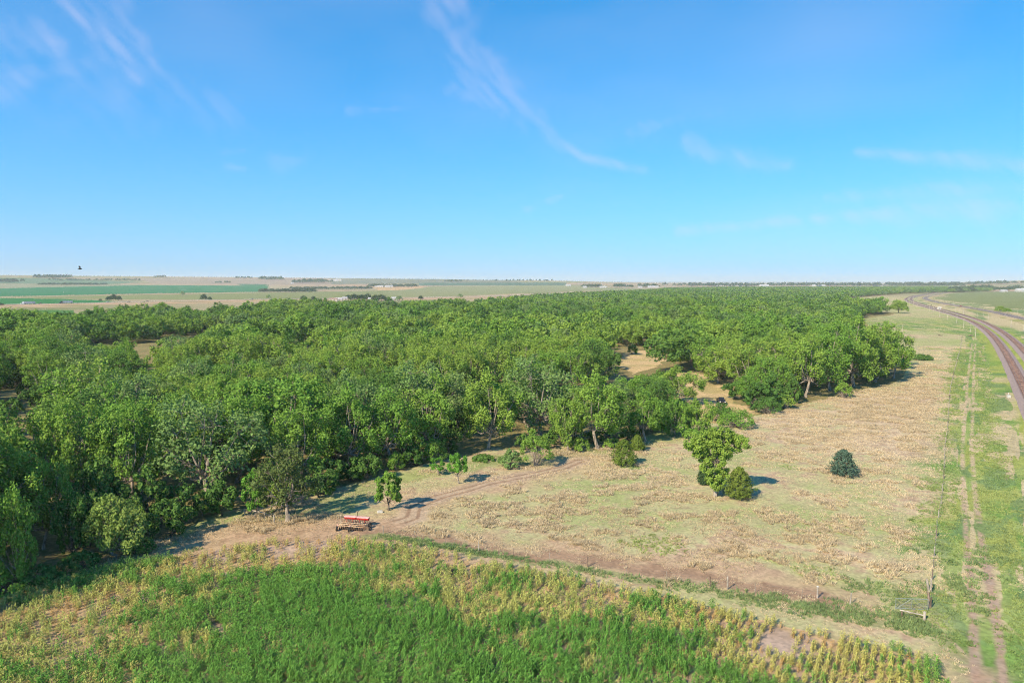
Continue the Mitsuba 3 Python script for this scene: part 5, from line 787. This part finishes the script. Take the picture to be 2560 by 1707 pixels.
for x in (-2.1, -1.1, 0.0, 1.1, 2.1): part(t, 'crossbar', MB().bar(L(x, .2, .74), L(x, 2.85, .76), .06, sides=4), 'rust_tan')
for i in range(14):
    x = -1.85 + i * .285; part(t, 'seed_tube', tube([L(x, 2.7, 1.0), L(x + .03, 2.2, .62), L(x, 1.45, .22)], [.035, .03, .03], 5), 'steel_dark')
    m = MB(); m.cyl(L(x - .015, 1.42, .19), L(x + .015, 1.42, .19), .19, 12); m.bar(L(x, 1.0, .7), L(x, 1.42, .22), .03); part(t, 'opener', m, 'rust_tan' if i % 3 else 'steel_dark')
    m = MB(); m.cyl(L(x - .03, .72, .17), L(x + .03, .72, .17), .17, 12); m.bar(L(x, .98, .66), L(x, .72, .2), .025); part(t, 'press_wheel', m, 'steel_dark')
def wheel(t, c, r, w, axis, rim='rust_tan'):
    c, axis = np.asarray(c, float), np.asarray(axis, float); k = part(t, 'wheel', MB().cyl(c - axis * w, c + axis * w, r, 18), 'rubber', 40)
    put(k + '__rim', MB().cyl(c - axis * w * 1.06, c + axis * w * 1.06, r * .52, 12).mesh(), rim); return k
AX = unit(EX + .35 * EY)
for x in (-1.95, 0.0):
    wheel(t, L(x, 0, .36), .36, .13, AX); part(t, 'caster_fork', MB().bar(L(x - .05, .02, .36), L(x + .02, .34, .80), .05).bar(L(x + .02, .34, .62), L(x + .02, .34, 1.0), .06), 'lid_red')
wheel(t, L(2.35, 2.2, .40), .40, .13, EX); wheel(t, L(2.75, 1.3, .28), .28, .10, EX); part(t, 'end_arm', MB().bar(L(2.1, 2.2, .74), L(2.35, 2.2, .40), .05).bar(L(2.1, 1.4, .74), L(2.75, 1.3, .28), .05), 'steel_dark')
part(t, 'hitch', MB().bar(L(2.1, 2.4, .74), L(3.0, 2.9, .78), .07), 'steel_dark'); part(t, 'marker_mast', MB().bar(L(.0, 2.9, .7), L(.05, 2.95, 2.15), .05).bar(L(.05, 2.95, 2.15), L(.25, 3.0, 2.2), .04), 'steel_dark'); part(t, 'walkboard', MB().box(L(0, 3.05, .62), [3.9, .3, .05], DA), 'rust_tan')
x, y = (-21.2, 114.8); k = key('salt_block'); put(k, MB().box([x, y, float(gz(x, y)) + .16], [.9, .45, .34], .3, .85).mesh(), 'white_paint'); say(k, 'small white block lying in the grass left of the nearer sapling', 'block')
x, y = (-7.3, 89.7); k = key('old_tyre'); put(k, trimesh.creation.torus(.42, .15, 22, 10).apply_transform(trimesh.transformations.rotation_matrix(1.1, [1, .2, 0])).apply_translation([x, y, float(gz(x, y)) + .42]), 'rubber', 40); say(k, 'dark old tyre dumped in the dry corn at the field margin', 'tyre')

# ---------------------------------------------------------------- vehicles
mat('glass_dark', (.02, .025, .03), .08, spec=.6); mat('black_paint', (.015, .016, .02), .2, clearcoat=.8); mat('lamp_glass', (.75, .78, .8), .15); mat('silver_paint', (.55, .57, .62), .3, metallic=.3); mat('white_cab', (.80, .80, .78), .3); mat('trailer_grey', (.40, .42, .47), .4, metallic=.2); mat('red_paint', (.35, .03, .03), .35); mat('blue_paint', (.05, .09, .2), .3)
class Local:
    """A vehicle's own frame: x forward, y left, z up."""
    def __init__(s, x, y, z, a): s.o, s.a = np.array([x, y, z]), a
    def __call__(s, v): return rotz(np.atleast_2d(np.asarray(v, float)), s.a) + s.o
    def side(s, prof, w, w2=None):
        """An outline in x and z, as wide as w at its foot and w2 at its top."""
        p = np.array(prof, float); n = len(p); z0, z1 = p[:, 1].min(), p[:, 1].max(); ww = w + ((w if w2 is None else w2) - w) * (p[:, 1] - z0) / (z1 - z0 + 1e-9)
        v = np.vstack([np.c_[p[:, 0], -ww / 2, p[:, 1]], np.c_[p[:, 0], ww / 2, p[:, 1]]]); i = np.arange(n); j = (i + 1) % n
        poly = trimesh.creation.triangulate_polygon(shapely.Polygon(p), engine='earcut'); pv, pf = poly; near = np.array([np.argmin(np.hypot(*(p - q).T)) for q in pv]); c = near[pf]
        f = np.vstack([np.stack([i, j, n + j], 1), np.stack([i, n + j, n + i], 1), c, c[:, ::-1] + n]); m = trimesh.Trimesh(v, f, process=False); trimesh.repair.fix_normals(m); return s(m.vertices), np.array(m.faces)
    def box(s, c, size, taper=1.0): m = trimesh.creation.box(size); v = np.array(m.vertices); v[v[:, 2] > 0, :2] *= taper; return s(v + np.asarray(c)), m.faces
def car_wheels(t, F, xs, hw, r, w=.12):
    ax = rotz(np.array([[0, 1., 0]]), F.a)[0]
    for x in xs:
        for s in (-1, 1): wheel(t, F([x, s * hw, r])[0], r, w, ax, 'silver_paint')
x, y = (64.0, 221.6); F = Local(x, y, float(gz(x, y)), math.radians(-96)); t = thing('pickup_truck', 'black pickup truck parked in the pale clearing', 'pickup truck')
part(t, 'body', F.side([(-2.85,.5),(-1.9,.5),(-1.75,.8),(-1.3,.8),(-1.15,.5),(1.2,.5),(1.35,.8),(1.85,.8),(2.0,.5),(2.8,.55),(2.85,1.0),(2.7,1.12),(1.25,1.22),(-.85,1.18),(-.9,1.2),(-2.85,1.2)], 2.0, 1.92), 'black_paint', 30)
part(t, 'cab', F.side([(1.25,1.2),(.55,1.78),(.35,1.84),(-.55,1.84),(-.75,1.76),(-.95,1.19)], 1.88, 1.5), 'black_paint', 30)
part(t, 'windscreen', F.side([(1.245,1.24),(1.265,1.26),(.60,1.79),(.57,1.77)], 1.62, 1.42), 'glass_dark'); part(t, 'rear_window', F.side([(-.94,1.25),(-.97,1.26),(-.79,1.74),(-.76,1.72)], 1.5, 1.35), 'glass_dark')
for s in (-1, 1):
    m = F([[.95, s * .925, 1.27], [.45, s * .785, 1.72], [-.6, s * .785, 1.72], [-.8, s * .925, 1.27]]); part(t, 'side_window', (np.vstack([m, m + np.array([0, 0, .004])]), [[0, 1, 2], [0, 2, 3], [0, 2, 1], [0, 3, 2]]), 'glass_dark')
    part(t, 'headlight', F.box([2.83, s * .72, .92], [.09, .34, .2]), 'lamp_glass'); part(t, 'mirror', F.box([.95, s * 1.1, 1.32], [.12, .24, .2]), 'black_paint'); part(t, 'bed_rail', F.box([-1.88, s * .92, 1.22], [1.9, .12, .06]), 'black_paint')
part(t, 'grille', F.box([2.86, 0, .86], [.05, 1.0, .26]), 'steel_dark'); part(t, 'bumper', F.box([2.9, 0, .58], [.14, 1.9, .2]), 'steel_dark'); car_wheels(t, F, (-1.52, 1.6), .86, .4)
def semi(u, a, label, cabm, trm):
    x, y, z = u; F = Local(x, y, z, a); t = thing('semi_truck', label, 'semi truck')
    part(t, 'hood', F.side([(5.9,.6),(9.0,.6),(9.1,1.3),(8.9,1.75),(7.2,2.05),(5.9,2.05)], 2.3, 1.9), cabm, 30); part(t, 'cab', F.side([(4.4,.8),(7.1,.8),(7.3,2.0),(6.9,2.9),(6.6,3.5),(5.0,3.95),(4.4,3.95)], 2.45, 2.3), cabm, 30)
    part(t, 'windscreen', F.side([(7.30,2.08),(7.33,2.1),(6.95,2.88),(6.91,2.86)], 2.1, 2.0), 'glass_dark'); part(t, 'trailer', F.side([(-10.4,1.25),(3.9,1.25),(3.95,1.4),(3.95,3.95),(3.8,4.05),(-10.4,4.05),(-10.5,3.9),(-10.5,1.4)], 2.6), trm); part(t, 'chassis', F.box([2.0, 0, .95], [12.5, .9, .3]), 'steel_dark')
    for s in (-1, 1): part(t, 'fuel_tank', F.box([5.0, s * 1.0, .75], [1.5, .45, .55]), 'silver_paint'); part(t, 'exhaust_stack', F.box([4.3, s * 1.1, 2.9], [.14, .14, 2.6]), 'silver_paint')
    car_wheels(t, F, (8.0, 3.4, 2.1, -8.0, -9.3), 1.1, .5, .17); part(t, 'mud_flap', F.box([-10.0, 0, .6], [.05, 2.4, .6]), 'rubber')
def on_path(P, u, side, zb):
    x, y = u; i = int(np.argmin(np.hypot(P[:, 0] - x, P[:, 1] - y))); g = P[min(i + 1, len(P) - 1)] - P[max(i - 1, 0)]; a = math.atan2(g[1], g[0]); q = P[i] + np.array([math.sin(a), -math.cos(a)]) * side
    return (float(q[0]), float(q[1]), zb), a
q, a = on_path(I80_P, (-773.5, 1161.8), 2.5, 2.27); semi(q, a + PI, 'white-cabbed semi truck with a grey trailer on the far-left highway', 'white_cab', 'trailer_grey')
q, a = on_path(I80_P, (-731.9, 1204.9), 2.5, 2.27); semi(q, a + PI, 'black-cabbed semi truck with a silver trailer on the far-left highway', 'black_paint', 'silver_paint')
def car(q, a, label, paint):
    F = Local(*q, a); t = thing('car', label, 'car')
    part(t, 'body', F.side([(-2.2,.35),(2.2,.35),(2.3,.7),(1.9,.9),(.9,1.0),(-1.5,1.02),(-2.2,.95),(-2.3,.6)], 1.85, 1.75), paint, 30); part(t, 'cabin', F.side([(.95,.98),(.3,1.48),(-1.0,1.5),(-1.75,1.0)], 1.66, 1.3), 'glass_dark', 30); part(t, 'roof', F.side([(.25,1.47),(.2,1.53),(-.95,1.55),(-1.05,1.48)], 1.36, 1.2), paint); car_wheels(t, F, (-1.35, 1.35), .82, .33)
for u, s, p, l in [((-760.0, 1174.0), 2.5, 'black_paint', 'dark car following the white-cabbed semi truck'), ((-682.5, 1259.4), -2.5, 'silver_paint', 'pale car on the highway right of the black-cabbed semi truck'), ((-670.2, 1292.1), 2.5, 'black_paint', 'dark car on the highway below the three-tree cluster, right side'), ((-647.0, 1320.1), 2.5, 'black_paint', 'dark car on the highway farther right, below the pale grey tree'), ((-533.0, 1483.9), 2.5, 'blue_paint', 'dark car on the highway near the pale round tree')]:
    q, a = on_path(I80_P, u, s, 2.27); car(q, a + PI, l, p)
for u, s, p, l in [((669.3, 1086.1), -2, 'red_paint', 'dark red car on the highway at far right'), ((702.1, 1171.1), 2, 'white_cab', 'white car on the highway at far right, past the dark red car'), ((1054.2, 1877.6), -2, 'white_cab', 'white car at the far bend of the highway'), ((1086.1, 1904.4), 2, 'white_cab', 'white car farthest away on the highway bend')]:
    q, a = on_path(ROAD_P, u, s, .98); car(q, a, l, p)

# ---------------------------------------------------------------- far farm buildings
mat('barn_white', (.40, .40, .39), .6); mat('barn_roof', (.42, .43, .45), .45); mat('barn_door', (.22, .20, .19), .7); mat('barn_tan', (.55, .47, .38), .7); mat('roof_brown', (.28, .20, .17), .8)
def barn(u, Lx, W, h, rz, label, wall='barn_white', roof='barn_roof', name='farm_building'):
    x, y = u; z = float(gz(x, y)); F = Local(x, y, z - .2, rz); t = thing(name, label, 'farm building'); r = h + W * .28
    part(t, 'wall', F.side([(-Lx/2, 0), (Lx/2, 0), (Lx/2, h), (-Lx/2, h)], W), wall)
    a = [(-Lx/2-.4, -W/2-.5, h-.05), (Lx/2+.4, -W/2-.5, h-.05), (Lx/2+.4, W/2+.5, h-.05), (-Lx/2-.4, W/2+.5, h-.05), (-Lx/2-.4, 0, r), (Lx/2+.4, 0, r)]
    part(t, 'roof', (F(a), [[0,1,5],[0,5,4],[2,3,4],[2,4,5],[0,4,3],[1,2,5],[0,3,2],[0,2,1]]), roof); part(t, 'door', F.box([Lx * .15, -W / 2 - .06, h * .36], [min(4, Lx * .3), .1, h * .72]), 'barn_door')
for u, Lx, W, h, rz, l in [((-744.8, 4045.9), 26, 14, 6, .2, 'white barn at the left end of the dark farm tree row'), ((-721.5, 4050.1), 24, 14, 7, -.2, 'white barn second from the left in the dark farm tree row'), ((-690.7, 4038.8), 20, 12, 6, .1, 'small white barn in the middle of the dark farm tree row'), ((-672.7, 4017.0), 40, 16, 8, .3, 'largest white shed right of the middle of the dark farm tree row'), ((-1302.3, 5339.8), 60, 18, 8, .1, 'long white farm building high on the far slope'), ((-1278.6, 5413.6), 40, 18, 10, .1, 'short white farm building high on the far slope'), ((-1391.5, 4642.2), 18, 12, 6, .3, 'small white house in the far slope grove'),
 ((402.8, 4061.2), 20, 14, 6, 0, 'white farmhouse beside the hazy valley trees, left one'), ((484.9, 4438.6), 40, 16, 7, .1, 'long pale farm shed behind the hazy valley trees'), ((507.7, 4090.7), 36, 14, 6, 0, 'white shed right of the hazy valley tree group'), ((348.6, 4550.9), 30, 16, 7, .2, 'small white building in the far green field'), ((804.1, 4179.3), 60, 18, 7, .1, 'long white shed under the second hazy tree group'), ((724.7, 4150.9), 24, 14, 6, 0, 'small white shed left of the second hazy tree group'),
 ((1486.0, 5280.2), 70, 26, 9, 0, 'long white warehouse in the hazy far town, left one'), ((1682.5, 5407.8), 50, 26, 9, 0, 'white warehouse in the hazy far town, middle one'), ((1673.0, 4866.0), 60, 26, 10, .1, 'white shed in the hazy far town, nearer one'), ((2171.1, 5194.2), 90, 20, 7, 0, 'long pale shed row at the horizon, middle of the far valley'), ((2560.8, 5140.8), 60, 26, 12, 0, 'pale elevator building on the far horizon'), ((2095.7, 3435.7), 120, 26, 8, .05, 'long white roof in front of the far right tree line'), ((1835.8, 2736.9), 22, 14, 5, 0, 'small white house at the top of the right green field'), ((1934.3, 2782.8), 40, 18, 8, 0, 'white barn at the right frame edge above the green field'),
 ((-345.5, 1459.5), 14, 9, 4, .1, 'white roadside house left of the farmstead groves'), ((-341.3, 1494.7), 10, 8, 5, .3, 'small white roadside shed next to the white house'), ((-234.5, 1460.3), 12, 9, 5, .1, 'white roadside shed right of the dark second grove'), ((-278.4, 1449.6), 12, 10, 4, .1, 'low pale shed between the two roadside groves')]: barn(u, Lx, W, h, rz, l)
barn((-351.8, 1442.7), 16, 9, 3.6, .1, 'low tan roadside house with a brown roof left of the groves', 'barn_tan', 'roof_brown')

# ---------------------------------------------------------------- the bird
az, el = [math.radians(q) for q in (-30.47, 0.88)]; D = 95.0; bx_, by_, bz_ = D * math.sin(az), D * math.cos(az), 37 + D * math.tan(el)
mat('feather', (.045, .04, .04), .7); t = thing('bird', 'dark bird flying above the horizon at far left', 'bird'); B = Local(bx_, by_, bz_, .5)
m = trimesh.creation.icosphere(2, 1.0).apply_scale([.19, .06, .06]); hd = trimesh.creation.icosphere(1, .045).apply_translation([.19, 0, .03]); mm = MB().add(B(m.vertices), m.faces).add(B(hd.vertices), hd.faces); mm.add(*tube(B([[.22, 0, .03], [.28, 0, .015]]), [.012, .003], 4)); part(t, 'body', mm, 'feather', 40)
for s, up in ((1, .85), (-1, .55)):
    e = B([[.09, s * .04, .02], [-.06, s * .04, .02], [-.02, s * .20, .02 + .17 * up], [.10, s * .20, .03 + .18 * up], [-.10, s * .36, .02 + .36 * up], [.02, s * .36, .03 + .34 * up]]); f = np.array([[0, 1, 2], [0, 2, 3], [3, 2, 4], [3, 4, 5]])
    part(t, 'wing', (np.vstack([e, e + [0, 0, .012]]), np.vstack([f[:, ::-1], f + 6, [[0, 3, 9], [0, 9, 6], [3, 5, 11], [3, 11, 9], [1, 8, 2], [1, 7, 8], [2, 10, 4], [2, 8, 10], [4, 11, 5], [4, 10, 11]]])), 'feather')
e = B([[-.15, -.02, 0], [-.15, .02, 0], [-.34, .06, -.02], [-.34, -.06, -.02]]); part(t, 'tail', (np.vstack([e, e + [0, 0, .01]]), [[0, 2, 1], [0, 3, 2], [4, 5, 6], [4, 6, 7], [0, 1, 5], [0, 5, 4], [1, 2, 6], [1, 6, 5], [2, 3, 7], [2, 7, 6], [3, 0, 4], [3, 4, 7]]), 'feather')

# ---------------------------------------------------------------- the air
scene['air'] = {'type': 'homogeneous', 'albedo': {'type': 'rgb', 'value': [.84, .92, .99]}, 'sigma_t': HAZE}
scene['haze'] = {'type': 'cube', 'to_world': T4().translate([0, 7600, 66]).scale([16500, 8700, 68]), 'bsdf': {'type': 'null'}, 'interior': {'type': 'ref', 'id': 'air'}}
labels['haze'] = {'label': 'thin summer haze over the valley', 'kind': 'stuff'}
